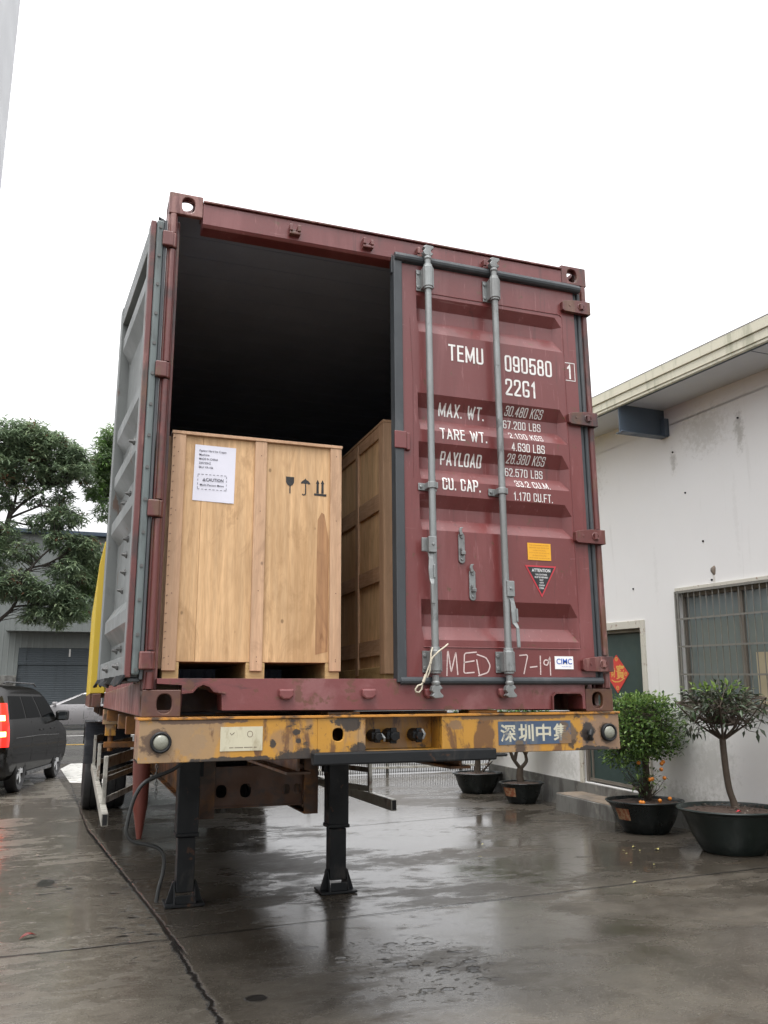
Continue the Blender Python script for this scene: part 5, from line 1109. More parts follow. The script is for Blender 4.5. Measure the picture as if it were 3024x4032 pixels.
for zf in range(7):
    for xf in range(3):
        f = MB(); x = -8.0 + xf * 2.6; z = 1.2 + zf * 3.4
        f.box(x, x + 1.5, -0.06, -0.001, z, z + 1.6); wn = f.build('window', 'alu', ob); f = MB(); f.box(x + .07, x + 1.43, -0.07, -0.0605, z + .07, z + 1.53); f.build('pane', 'pane', wn)

# ------------------------------------------------------------------ cars
def dim_gloss(name, base, gl, rough):
    k = NT(name); d = k.n('ShaderNodeBsdfDiffuse'); d.inputs[0].default_value = (*base, 1); g_ = k.n('ShaderNodeBsdfGlossy'); g_.inputs['Roughness'].default_value = rough
    m = k.n('ShaderNodeMixShader'); m.inputs[0].default_value = gl; k.l(d.outputs[0], m.inputs[1]); k.l(g_.outputs[0], m.inputs[2]); k.l(m.outputs[0], k.out.inputs['Surface']); return k.m
M['van_paint'] = dim_gloss('dark_grey_car_paint', (0.011, 0.0105, 0.010), 0.075, 0.10)
M['silver'] = pmat('silver_metallic', (0.27, 0.26, 0.265), 0.3, 0.2, 0.04, 3, coat=0.6, rvar=0.05)
M['car_glass'] = dim_gloss('tinted_car_glass', (0.002, 0.0025, 0.0028), 0.034, 0.03)
M['car_trim'] = pmat('black_car_trim', (0.015, 0.015, 0.016), 0.45, 0, 0.1, 8)
M['rim'] = pmat('alloy_rim', (0.50, 0.51, 0.52), 0.3, 0.7, 0.1, 10)
def emis(name, col, st, base=(0.3, 0.02, 0.02)):
    k = NT(name); k.bsdf(base, 0.2, 0, None, 0.3, 0.5, col, st); return k.m
M['tail_red'] = emis('lit_red_lamp', (1.0, 0.02, 0.012), 1.3)
M['tail_hot'] = emis('lit_lamp_core', (1.0, 0.22, 0.07), 13.0)
M['mirror'] = pmat('mirror_glass', (0.6, 0.65, 0.68), 0.03, 1.0, 0.02, 2, rvar=0.01)
def loft_car(name, label, cat, loc, rz, paint, levels, ncol, nose, tail, side_win, belt, top, rear_win=None, front_win=None, wheels=(), wr=0.33, track=0.78):
    """levels: (z, half width, x rear, x front) from sill to roof; one body with window openings closed by separate panes"""
    t = thing(name, label, cat, loc, rz)
    ss = sorted(set([0, .012, .035, .07, .93, .965, .988, 1.0] + [i / ncol for i in range(1, ncol)] + [s for q in side_win for s in q]))
    def P(l, s, sd):
        z, hw, xr, xf = levels[l]; tp = 1.0
        if s < 0.075: tp = 1 - tail * (1 - s / 0.075) ** 2.2
        if s > 0.925: tp = min(tp, 1 - nose * ((s - 0.925) / 0.075) ** 2.0)
        return Vector((xr + (xf - xr) * s, sd * hw * tp, z))
    NL = len(levels); NS = len(ss); body = MB(); idx = {}
    for l in range(NL):
        for i, s in enumerate(ss):
            for sd in (-1, 1): idx[(l, i, sd)] = len(body.v); body.v.append(tuple(P(l, s, sd)))
    wins = {}
    for l in range(NL - 1):
        for i in range(NS - 1):
            mid = (ss[i] + ss[i + 1]) / 2; w_ = None
            if belt <= l < top:
                for q, (a, c) in enumerate(side_win):
                    if a < mid < c: w_ = q
            for sd in (-1, 1):
                f = (idx[(l, i, sd)], idx[(l, i + 1, sd)], idx[(l + 1, i + 1, sd)], idx[(l + 1, i, sd)])
                body.f.append(f); body.mi.append(0)
                if w_ is not None: wins.setdefault(('side_window', w_, sd), []).append(f)
        for i, nm, wn in ((0, 'rear_window', rear_win), (NS - 1, 'windscreen', front_win)):
            f = (idx[(l, i, -1)], idx[(l, i, 1)], idx[(l + 1, i, 1)], idx[(l + 1, i, -1)])
            body.f.append(f); body.mi.append(0)
            if wn and belt <= l < top: wins.setdefault((nm, 0, 0), []).append(f)
    for i in range(NS - 1):
        body.f.append((idx[(NL - 1, i, -1)], idx[(NL - 1, i + 1, -1)], idx[(NL - 1, i + 1, 1)], idx[(NL - 1, i, 1)])); body.mi.append(0)
        body.f.append((idx[(0, i, -1)], idx[(0, i, 1)], idx[(0, i + 1, 1)], idx[(0, i + 1, -1)])); body.mi.append(0)
    bo_ = body.build('body', [paint, 'car_trim'], t, 0, 28)
    cut = MB()                                                        # wheel openings cut out of the closed body
    for x in wheels:
        for sd in (-1, 1): cut.tube([(x, sd * 0.50, wr), (x, sd * 1.3, wr)], wr * 1.12, 40, 1)
    co = cut.build('opening', [paint, 'car_trim'])
    bm_ = bo_.modifiers.new('openings', 'BOOLEAN'); bm_.operation = 'DIFFERENCE'; bm_.object = co; bm_.solver = 'EXACT'
    bpy.context.view_layer.update(); dg_ = bpy.context.evaluated_depsgraph_get(); me_ = bpy.data.meshes.new_from_object(bo_.evaluated_get(dg_)); bo_.modifiers.clear()
    if len(me_.polygons) > 50: bo_.data = me_
    bo_.data.polygons.foreach_set('use_smooth', [True] * len(bo_.data.polygons)); bo_.data.set_sharp_from_angle(angle=radians(28))
    bpy.data.objects.remove(co)
    for (nm, q, sd), fs in wins.items():
        g_ = MB(); mp = {}
        for f in fs:
            r = []
            for v in f:
                if v not in mp:
                    p = Vector(body.v[v]); p.y += (0.004 if p.y > 0 else -0.004) if sd else 0.0
                    if not sd: p.x += -0.004 if p.x < 0 else 0.004
                    mp[v] = len(g_.v); g_.v.append(tuple(p))
                r.append(mp[v])
            g_.f.append(tuple(r)); g_.mi.append(0)
        g_.build(nm, 'car_glass', bo_, 0, 40)
    for x in wheels:
        for sd in (-1, 1):
            b = MB(); y = sd * track; b.xf = Matrix.Translation((x, y, wr)) @ Matrix.Rotation(-sd * pi / 2, 4, 'X')
            b.lathe([(wr * .66, 0.085), (wr * .90, 0.105), (wr * .98, 0.085), (wr, 0.06), (wr, -0.08), (wr * .9, -0.10), (wr * .6, -0.1)], 32)
            wl = b.build('wheel', 'tyre', t, 0, 40)
            b = MB(); b.xf = Matrix.Translation((x, y, wr)) @ Matrix.Rotation(-sd * pi / 2, 4, 'X')
            b.lathe([(wr * .66, 0.085), (wr * .62, 0.092), (wr * .58, 0.05), (wr * .2, 0.03), (0.001, 0.03)], 28, 1)
            for k in range(5):
                a = 2 * pi * k / 5; c, s = cos(a), sin(a)
                def R_(u, v): return (u * c - v * s, u * s + v * c)
                q = [R_(wr * .10, -wr * .10), R_(wr * .62, -wr * .13), R_(wr * .62, wr * .13), R_(wr * .10, wr * .10)]
                b.add([(p[0], p[1], 0.085) for p in q] + [(p[0], p[1], 0.055) for p in q], [(0, 1, 2, 3), (4, 7, 6, 5), (0, 4, 5, 1), (2, 6, 7, 3)], 0)
            b.lathe([(wr * .17, 0.05), (wr * .17, 0.09), (0.001, 0.092)], 16, 0); b.build('rim', ['rim', 'car_trim'], wl, 0, 40)
    return t, bo_, P
van_lv = [(0.24, 0.80, -2.26, 2.22), (0.32, 0.87, -2.36, 2.34), (0.48, 0.905, -2.40, 2.40), (0.70, 0.918, -2.41, 2.42), (0.92, 0.912, -2.38, 2.30), (1.08, 0.896, -2.35, 1.92), (1.19, 0.876, -2.33, 1.46), (1.25, 0.858, -2.31, 1.34), (1.45, 0.812, -2.26, 1.00), (1.64, 0.758, -2.19, 0.62), (1.72, 0.715, -2.13, 0.44), (1.79, 0.63, -2.05, 0.28), (1.835, 0.45, -1.96, 0.12), (1.85, 0.20, -1.9, 0.05)]
vt, vb, vP = loft_car('parked_van', 'dark grey people carrier with glowing brake lights on the left of the yard', 'van', (-1.75, 14.30, 0.0), atan2(0.981, 0.195), 'van_paint', van_lv, 14, 0.24, 0.13,
    [(0.05, 0.30), (0.325, 0.60), (0.63, 0.955)], 7, 9, True, True, (-1.40, 1.40), 0.35, 0.80)
b = MB()
for sd in (-1, 1):
    for i in range(6):
        z = 1.52 - i * 0.02
for sd in (-1, 1):                                                    # tail lamps wrapping the rear corners
    b = MB(); zs = [0.80, 0.92, 1.08, 1.19, 1.25, 1.36, 1.45, 1.52]; off = []
    vs = []
    def body_pt(s, z):
        for l in range(len(van_lv) - 1):
            if van_lv[l][0] <= z <= van_lv[l + 1][0]:
                k = (z - van_lv[l][0]) / (van_lv[l + 1][0] - van_lv[l][0]); return vP(l, s, sd).lerp(vP(l + 1, s, sd), k)
    cols = [None, 0.0, 0.012, 0.024, 0.034]
    for z in zs:
        for s in cols:
            p = body_pt(0.0 if s is None else s, z)
            if s is None: p.y -= sd * 0.16
            vs.append(p + Vector((-0.012, sd * 0.010, 0)))
    n = len(cols); b.add(vs, [(i * n + j, i * n + j + 1, (i + 1) * n + j + 1, (i + 1) * n + j) for i in range(len(zs) - 1) for j in range(n - 1)])
    lm = b.build('tail_lamp', 'tail_red', vt, 0, 30)
    b = MB(); vs = []
    for z in (0.97, 1.01, 1.05, 1.23, 1.27, 1.32):
        for s in (None, 0.0, 0.010, 0.016):
            p = body_pt(0.0 if s is None else s, z)
            if s is None: p.y -= sd * 0.12
            vs.append(p + Vector((-0.018, sd * 0.015, 0)))
    b.add(vs, [(i * 4 + j, i * 4 + j + 1, (i + 1) * 4 + j + 1, (i + 1) * 4 + j) for i in (0, 1, 3, 4) for j in range(3)]); b.build('bulb', 'tail_hot', lm)
for sd in (-1, 1):
    b = MB(); p = vP(6, 0.90, sd); b.box(p.x - 0.06, p.x + 0.10, min(p.y, p.y + sd * .25) + (0.05 if sd > 0 else 0), max(p.y, p.y + sd * .25), 1.16, 1.36); mr = b.build('wing_mirror', 'van_paint', vt, 0.04, None, True, 3)
    b = MB(); y0, y1 = sorted((p.y + sd * .07, p.y + sd * .23)); b.box(p.x - 0.064, p.x - 0.0605, y0, y1, 1.185, 1.335); b.build('mirror_glass', 'mirror', mr)
    for x in (-0.25, 0.62):
        b = MB(); b.tube([(x, sd * 0.900, 1.02), (x + .03, sd * 0.922, 1.02), (x + .17, sd * 0.922, 1.02), (x + .20, sd * 0.900, 1.02)], 0.013, 8); b.build('door_handle', 'van_paint', vt, 0, 50)
    b = MB()
    for x in (-0.82, 0.36, 1.30): b.tube([(x, sd * 0.905, 0.48), (x, sd * 0.917, 0.70), (x, sd * 0.911, 0.92), (x - .02, sd * 0.876, 1.19)], 0.004, 5)
    b.tube([(-1.9, sd * 0.911, 0.93), (-0.2, sd * 0.9115, 0.92), (1.3, sd * 0.9125, 0.88)], 0.005, 5); b.build('door_seam', 'car_trim', vb)
    b = MB(); b.box(-0.95, 0.95, sd * 0.87 - 0.02, sd * 0.87 + 0.02, 0.24, 0.31); b.build('sill_trim', 'car_trim', vb, 0.01)
b = MB(); b.box(-2.46, -2.30, -0.72, 0.72, 0.38, 0.66); b.build('rear_bumper', 'van_paint', vt, 0.05, None, True, 3)
b = MB(); b.box(-2.405, -2.39, -0.26, 0.26, 0.72, 0.84); b.build('number_plate', 'decal_white', vt)
for sd in (-1, 1):
    b = MB(); b.tube([(-1.8, sd * 0.60, 1.86), (-1.7, sd * 0.60, 1.885), (0.2, sd * 0.60, 1.885), (0.35, sd * 0.60, 1.84)], 0.014, 8); b.build('roof_rail', 'car_trim', vt, 0, 50)
car_lv = [(0.20, 0.80, -2.15, 2.15), (0.40, 0.87, -2.25, 2.25), (0.62, 0.885, -2.27, 2.28), (0.82, 0.88, -2.22, 2.05), (0.94, 0.86, -2.15, 1.30), (1.00, 0.845, -2.10, 1.10), (1.40, 0.66, -1.35, 0.10), (1.46, 0.60, -1.15, -0.05), (1.50, 0.42, -0.9, -0.25)]
ct, cb, cP = loft_car('parked_car', 'silver saloon car seen side on at the far kerb beyond the van', 'car', (-0.12, 33.9, gz(33.9) + 0.004), pi, 'silver', car_lv, 14, 0.28, 0.22,
    [(0.10, 0.42), (0.46, 0.92)], 5, 6, True, True, (-1.35, 1.38), 0.32, 0.76)
for sd in (-1, 1):
    b = MB(); p = cP(4, 0.93, sd); b.box(p.x - 0.10, p.x + 0.06, min(p.y, p.y + sd * .2), max(p.y, p.y + sd * .2), 0.96, 1.10); b.build('wing_mirror', 'silver', ct, 0.04, None, True, 3)
    b = MB(); b.tube([(-0.45, sd * 0.875, 0.84), (-0.42, sd * 0.90, 0.84), (-0.25, sd * 0.90, 0.84), (-0.22, sd * 0.875, 0.84)], 0.014, 8); b.build('door_handle', 'silver', ct, 0, 50)
    b = MB(); b.tube([(-0.10, sd * 0.872, 0.42), (-0.10, sd * 0.886, 0.62), (-0.10, sd * 0.86, 0.94)], 0.008, 5); b.tube([(0.95, sd * 0.872, 0.42), (0.95, sd * 0.886, 0.62), (1.0, sd * 0.86, 0.94)], 0.008, 5); b.build('door_seam', 'car_trim', cb)
    b = MB(); y0, y1 = sorted((sd * 0.50, sd * 0.80)); b.box(2.08, 2.24, y0, y1, 0.62, 0.76); b.build('headlight', 'lens', ct, 0.03)

# ------------------------------------------------------------------ trees and potted plants
def leafmat(name, base, dark, rough=0.38, trans=0.36):
    k = NT(name); n1 = k.noise(k.coord('World'), 0.9, 4); n2 = k.noise(k.coord('World'), 7.0, 3)
    col = k.mix(k.ramp(n1, 0.35, 0.65), base, dark); col = k.mix(k.ramp(n2, 0.3, 0.7, 0, 0.5), col, mul(base, 0.7))
    p = k.bsdf(col, rough, 0, None, 0, 0.5, link=False); t = k.n('ShaderNodeBsdfTranslucent'); k.l(col, t.inputs['Color']); m = k.n('ShaderNodeMixShader'); m.inputs[0].default_value = trans
    k.l(p.outputs[0], m.inputs[1]); k.l(t.outputs[0], m.inputs[2]); k.l(m.outputs[0], k.out.inputs['Surface']); return k.m
M['leaf_a'] = leafmat('mango_leaf_mid', (0.25, 0.33, 0.20), (0.19, 0.26, 0.155)); M['leaf_b'] = leafmat('mango_leaf_dark', (0.16, 0.22, 0.135), (0.125, 0.17, 0.11)); M['leaf_c'] = leafmat('mango_leaf_pale', (0.31, 0.38, 0.23), (0.23, 0.30, 0.17)); M['leaf_r'] = leafmat('mango_leaf_reddish', (0.22, 0.11, 0.065), (0.13, 0.075, 0.045))
M['leaf_g'] = leafmat('fresh_green_leaf', (0.17, 0.29, 0.08), (0.12, 0.22, 0.065)); M['leaf_g2'] = leafmat('bright_green_leaf', (0.24, 0.36, 0.09), (0.18, 0.28, 0.07)); M['leaf_g3'] = leafmat('deep_green_leaf', (0.06, 0.115, 0.038), (0.042, 0.08, 0.028))
M['leaf_d'] = leafmat('dark_camellia_leaf', (0.052, 0.075, 0.040), (0.040, 0.056, 0.031), 0.3, 0.1); M['leaf_d2'] = leafmat('bronze_camellia_leaf', (0.080, 0.090, 0.055), (0.055, 0.062, 0.040), 0.3, 0.1)
M['bark'] = pmat('dark_wet_bark', (0.035, 0.028, 0.022), 0.8, 0, 0.3, 8, (1, 1, 0.3), bump=0.6, bscale=18)
M['bark_p'] = pmat('brown_bonsai_bark', (0.07, 0.052, 0.038), 0.8, 0, 0.3, 14, (1, 1, 0.3), bump=0.6, bscale=40)
def leaf(b, p, d, upv, L_, W_, m, fold=0.25):
    d = d.normalized(); s = d.cross(upv)
    if s.length < 1e-3: s = d.cross(Vector((1, 0, 0)))
    s.normalize(); n = s.cross(d)
    a = p; c = p + d * L_ * 0.45; e = p + d * L_ - Vector((0, 0, L_ * 0.12))
    b.add([a, c + s * W_ * .5 + n * W_ * fold, e, c - s * W_ * .5 + n * W_ * fold, c], [(0, 4, 1), (4, 2, 1), (0, 3, 4), (4, 3, 2)], m)
def rdir(r):
    while True:
        v = Vector((r.uniform(-1, 1), r.uniform(-1, 1), r.uniform(-1, 1)))
        if 0.05 < v.length < 1: return v.normalized()
def mango_tree(label, base, limbs, lobes, ncl, seed, leafL, mats, wts, group='trees beyond the yard'):
    r = random.Random(seed); t = thing('mango_tree', label, 'tree', base, 0, group); B = Vector(base)
    tr_ = MB(); pts = []
    for path, r0, r1 in limbs:
        Q = smooth_path(path, 5); Q = [Vector(q) - B for q in Q]
        tr_.tube(Q, [r0 + (r1 - r0) * i / (len(Q) - 1) for i in range(len(Q))], 9)
        pts += [(q, i / len(Q)) for i, q in enumerate(Q) if i > len(Q) * 0.3]
    cr_ = MB(); tot = sum(l[3] for l in lobes)
    for (cx, cy, cz), (rx, ry, rz), _n, wgt in [(l[0], l[1], 0, l[3]) for l in lobes]:
        for _ in range(int(ncl * wgt / tot)):
            d = rdir(r); q = r.uniform(0.35, 1.0) ** 0.6
            c = Vector((cx + d.x * rx * q, cy + d.y * ry * q, cz + d.z * rz * q)) - B
            if r.random() < 0.5:                                       # twig back to the nearest limb
                a = min(pts, key=lambda h: (h[0] - c).length + (0.6 if h[0].z > c.z else 0))[0]
                if (a - c).length < 4.6:
                    mid = a.lerp(c, 0.5) + Vector((r.uniform(-.15, .15), r.uniform(-.15, .15), r.uniform(0, .25)))
                    tr_.tube([a, mid, c], [0.022, 0.014, 0.006], 5, 0, False)
            base_m = r.choices(range(len(mats)), wts)[0]
            ax = (Vector((d.x, d.y, 0.25 + 0.4 * r.random()))).normalized()
            for k in range(r.randint(11, 17)):
                ph = r.uniform(0, 2 * pi); el = r.uniform(-0.9, 0.35)
                dv = Vector((cos(ph) * cos(el), sin(ph) * cos(el), sin(el))) + ax * 0.35
                p = c + rdir(r) * 0.13
                leaf(cr_, p, dv, Vector((0, 0, 1)), leafL * r.uniform(.7, 1.2), leafL * r.uniform(.20, .27), base_m if r.random() < .7 else r.choices(range(len(mats)), wts)[0])
    tr_.build('trunk', 'bark', t, 0, 60); cr_.build('crown', mats, t, recalc=False); return t
def TX(u, v, y=23.0): y = y + 13.0; k = (y + 3.9) / 26.9; return (CAM.x + (-3.08 + .00566 * u - CAM.x) * k, y, CAM.z + (10.4 - .0057 * v - CAM.z) * k)
def lob(u, v, ru, rv, n, y=23.0, ry=1.2): k = (y + 16.9) / 26.9; return (TX(u, v, y), (ru * .00566 * k, ry * 1.2, rv * .0057 * k), 0, n)
limbs = [([(-4.55, 36, 0.4), TX(12, 1500), TX(30, 1150), TX(42, 950), TX(58, 760), TX(84, 620), TX(95, 540)], 0.22, 0.10),
         ([TX(92, 590), TX(150, 520), TX(250, 440), TX(340, 380, 22.7), TX(400, 300, 22.5)], 0.075, 0.03), ([TX(90, 600), TX(110, 480), TX(90, 330), TX(60, 200)], 0.07, 0.025), ([TX(88, 610), TX(180, 560, 22.8), TX(260, 530, 22.5), TX(380, 560, 22.3)], 0.06, 0.02),
         ([TX(60, 760), TX(-10, 640, 23.3), TX(-120, 500, 23.6)], 0.07, 0.03), ([TX(0, 1420, 23), TX(20, 1320, 22.7), TX(70, 1170, 22.4), TX(145, 1075, 22.2), TX(190, 930, 22), TX(240, 830, 22), TX(330, 735, 22)], 0.10, 0.035),
         ([TX(165, 1000, 22.1), TX(190, 885, 22.2), TX(300, 840, 22.2), TX(420, 750, 22.2), TX(500, 700, 22.1)], 0.06, 0.025), ([TX(145, 1075, 22.2), TX(260, 1060, 22), TX(400, 1060, 22)], 0.05, 0.02), ([TX(84, 620), TX(200, 640, 23.6), TX(330, 600, 23.9)], 0.05, 0.02)]
lobes = [lob(60, 190, 150, 120, 10), lob(170, 170, 120, 90, 6), lob(270, 230, 130, 105, 8), lob(385, 270, 85, 85, 5), lob(430, 330, 50, 60, 2, 22.6), lob(130, 330, 180, 100, 8), lob(20, 430, 110, 140, 6), lob(300, 350, 110, 60, 4, 22.8), lob(250, 470, 150, 50, 3, 23.2), lob(360, 590, 110, 60, 4, 22.4, .7), lob(260, 620, 120, 40, 2),
         lob(70, 700, 90, 70, 3, 22.6), lob(30, 850, 70, 90, 3, 22.6), lob(150, 780, 110, 60, 2, 22.6), lob(150, 960, 130, 85, 5, 22, .8), lob(40, 990, 90, 80, 3, 22.2), lob(330, 1000, 150, 75, 5, 22, .8), lob(260, 1110, 80, 45, 2, 22, .6), lob(360, 1130, 70, 50, 2, 22, .6), lob(430, 1060, 90, 70, 3, 22, .8), lob(400, 880, 110, 75, 4, 22.2, .8), lob(480, 760, 80, 70, 3, 22.3, .7), lob(350, 720, 90, 60, 2, 22.2, .7),
         lob(-170, 220, 160, 160, 5), lob(-160, 560, 150, 160, 4), lob(-150, 900, 130, 150, 3)]
mango_tree('tall mango tree with drooping dark leaves behind the grey van', (-4.55, 36, gz(36)), limbs, lobes, 2300, 3, 0.36, ['leaf_a', 'leaf_b', 'leaf_c', 'leaf_r'], [5, 4, 2, 0.4])
def T2(u, v, y=27.5): y = y + 10.0; k = (y + 3.9) / 26.9; return (CAM.x + (-3.08 + .00566 * u - CAM.x) * k, y, CAM.z + (10.4 - .0057 * v - CAM.z) * k)
def lob2(u, v, ru, rv, n, y=27.5, ry=1.3): k = (y + 13.9) / 26.9; return (T2(u, v, y), (ru * .00566 * k, ry, rv * .0057 * k), 0, n)
limbs = [([(1.6, 37.5, gz(37.5)), (1.55, 37.5, 3.0), T2(690, 700), T2(680, 500), T2(640, 300), T2(600, 180)], 0.16, 0.04), ([T2(690, 600), T2(600, 480), T2(530, 380)], 0.07, 0.025), ([T2(690, 800), T2(600, 760), T2(500, 800), T2(450, 850)], 0.06, 0.025), ([T2(680, 420), T2(780, 300), T2(850, 200)], 0.06, 0.025)]
lobes = [lob2(575, 130, 75, 75, 4), lob2(540, 260, 65, 110, 5), lob2(600, 300, 90, 150, 6), lob2(530, 420, 75, 70, 3), lob2(560, 540, 50, 60, 1), lob2(760, 250, 150, 170, 7), lob2(780, 560, 140, 170, 5), lob2(500, 830, 75, 70, 4, 26.5, .8), lob2(480, 950, 80, 75, 4, 26.5, .8), lob2(440, 800, 70, 50, 2, 26.5, .8), lob2(460, 1090, 70, 60, 3, 26.5, .8), lob2(600, 950, 90, 150, 4)]
mango_tree('lighter green mango tree mostly hidden behind the open container door', (1.6, 37.5, gz(37.5)), limbs, lobes, 1250, 5, 0.36, ['leaf_g', 'leaf_a', 'leaf_c', 'leaf_b'], [5, 3, 3, 1.5])

M['pot'] = pmat('dark_green_plastic_pot', (0.007, 0.011, 0.0115), 0.35, 0, 0.3, 5, spots=[((0.03, 0.034, 0.032), 6, 0.62, 0.72, (1, 1, 0.6), 0.6)], bump=0.1, bscale=25)
M['pot_g'] = pmat('dark_green_big_pot', (0.010, 0.0175, 0.016), 0.4, 0, 0.25, 5, spots=[((0.032, 0.042, 0.037), 6, 0.62, 0.72, (1, 1, 0.6), 0.5)], bump=0.1, bscale=25)
M['soil'] = pmat('brown_potting_soil', (0.055, 0.035, 0.026), 0.9, 0, 0.4, 20, bump=1.0, bscale=35)
M['fruit'] = pmat('kumquat_skin', (0.62, 0.20, 0.02), 0.35, 0, 0.1, 20)
M['paper_red'] = pmat('weathered_red_paper', (0.30, 0.10, 0.05), 0.7, 0, 0.2, 8, spots=[((0.42, 0.28, 0.16), 24, 0.52, 0.58, (1, 1, 0.8), 0.8)])
def pot(label, x, y, rim, h, base_r, mat, nm='potted_tree'):
    t = thing(nm, label, 'potted tree', (x, y, 0.0), 0, 'potted trees along the white wall')
    b = MB(); n_ = 40
    b.lathe([(0.001, 0.006), (base_r, 0.004), (base_r + .012, 0.02), (base_r + (rim - base_r) * .45, h * .42), (rim * .86, h * .80), (rim * .93, h * .92), (rim * .955, h * .925), (rim * 0.985, h * .955), (rim, h * .975), (rim * .99, h), (rim * .945, h), (rim * .92, h * .96), (rim * .90, h * .86)], n_)
    p = b.build('pot', mat, t, 0, 40)
    b = MB(); rr = random.Random(int(x * 100 + y * 10)); R = [i / 7 for i in range(8)]; vs = []
    for q in R:
        for j in range(n_): vs.append((rim * .905 * q * cos(2 * pi * j / n_), rim * .905 * q * sin(2 * pi * j / n_), h * .90 + (1 - q * q) * 0.03 + rr.uniform(-.008, .008)))
    b.add(vs, [(i * n_ + j, i * n_ + (j + 1) % n_, (i + 1) * n_ + (j + 1) % n_, (i + 1) * n_ + j) for i in range(7) for j in range(n_)]); b.build('soil', 'soil', t, 0, 80)
    return t, p
def patch(parent, rim, h, base_r, a0, a1, z0, z1):
    b = MB(); n = 8; vs = []
    for j in (0, 1):
        z = (z0, z1)[j]; k = z / h; rm = base_r + (rim - base_r) * .45; r = (base_r + .012 + (rm - base_r - .012) * k / .42 if k < .42 else rm + (rim * .86 - rm) * (k - .42) / .38) + 0.004
        for i in range(n + 1): a = a0 + (a1 - a0) * i / n; vs.append((r * cos(a), r * sin(a), z))
    b.add(vs, [(i, i + 1, n + 2 + i, n + 1 + i) for i in range(n)]); return b.build('paper_patch', 'paper_red', parent)
def crown(parent, r, boxes, n, Ls, mats, wts, stems=None, top=None, droop=0.0, wrat=0.5, up_bias=0.5, shell=0.45):
    b = MB(); sb = MB()
    tot = sum(q[2] for q in boxes)
    for (c, rad, wt) in boxes:
        for _ in range(int(n * wt / tot)):
            d = rdir(r); q = r.uniform(shell, 1.0)
            e = 1.0 / max(abs(d.x) ** 2.6 + abs(d.y) ** 2.6 + abs(d.z) ** 2.6, 1e-3) ** (1 / 2.6)
            p = Vector((c[0] + d.x * rad[0] * q * e, c[1] + d.y * rad[1] * q * e, c[2] + d.z * rad[2] * q * e))
            dv = Vector((d.x, d.y, d.z * .6 + up_bias)) + rdir(r) * 0.8; dv.z -= droop
            m = r.choices(range(len(mats)), wts)[0]
            if top and p.z > top and r.random() < 0.6: m = len(mats) - 1
            L_ = r.uniform(*Ls); leaf(b, p, dv, Vector((0, 0, 1)) + rdir(r) * .5, L_, L_ * wrat, m)
            if stems and r.random() < stems[1]:
                a = stems[0][r.randrange(len(stems[0]))]; a = Vector(a); sb.tube([a, a.lerp(p, .55) + rdir(r) * .03, p], [0.006, 0.004, 0.002], 4, 0, False)
    o = b.build('crown', mats, parent, recalc=False)
    if sb.v: sb.build('twigs', 'bark_p', parent)
    return o
r = random.Random(11)
# pot with dark camellia-like tree, nearest the camera
t, p = pot('flat topped little tree with dark leaves in the widest green pot, under the barred window', 6.16, 3.46, 0.535, 0.43, 0.30, 'pot_g')
b = MB(); b.tube(smooth_path([(0.07, -0.02, 0.38), (0.045, -0.01, 0.48), (0.01, 0, 0.62), (-0.01, 0, 0.85), (-0.015, 0, 1.06), (-0.01, 0, 1.16)]), ([0.070, 0.062, 0.052, 0.044, 0.040, 0.038, 0.036] + [0.034] * 24)[:31], 12)
tips = []
for k in range(11):
    a = 2 * pi * k / 11 + r.uniform(-.2, .2); R = r.uniform(.2, .46); e = (R * cos(a), R * sin(a), 1.38 + r.uniform(-.08, .2))
    b.tube([(-.01, 0, 1.10), (R * .5 * cos(a), R * .5 * sin(a), 1.24 + r.uniform(-.04, .04)), e], [0.016, 0.010, 0.005], 6); tips += [e, (R * .6 * cos(a), R * .6 * sin(a), 1.27)]
b.build('trunk', 'bark_p', t, 0, 60)
crown(t, r, [((0.0, 0, 1.46), (.50, .44, .15), 8), ((0.0, 0, 1.58), (.36, .34, .12), 4), ((0, 0, 1.33), (.44, .4, .10), 1.6)], 760, (0.055, 0.10), ['leaf_d', 'leaf_d2', 'leaf_g3', 'leaf_g2'], [5, 3, 1.5, 0.25], (tips, 0.2), 1.60, 0.25, 0.42, 0.35, 0.25)
crown(t, r, [((0.32, -.1, 1.25), (.18, .2, .08), 1), ((-0.25, .1, 1.22), (.14, .2, .08), 1)], 30, (0.07, 0.105), ['leaf_d', 'leaf_d2'], [3, 1], (tips, 0.6), None, 0.9, 0.42, 0.0)
b = MB()
for k in range(60):
    a = r.uniform(0, 2 * pi); q = .46 * sqrt(r.random()); leaf(b, Vector((q * cos(a), q * sin(a), .405 + (1 - (q / .48) ** 2) * .03)), Vector((cos(a * 3), sin(a * 3), .25)), Vector((0, 0, 1)), r.uniform(.03, .06), .025, r.choice((0, 0, 1)))
for k in range(4): leaf(b, Vector((-.20 + .02 * k, -.30 + .01 * k, .425)), Vector((1, .3 * k - .4, .2)), Vector((0, 0, 1)), .07, .03, 2)
b.build('leaf_litter', ['soil', 'step', 'decal_red'], t)
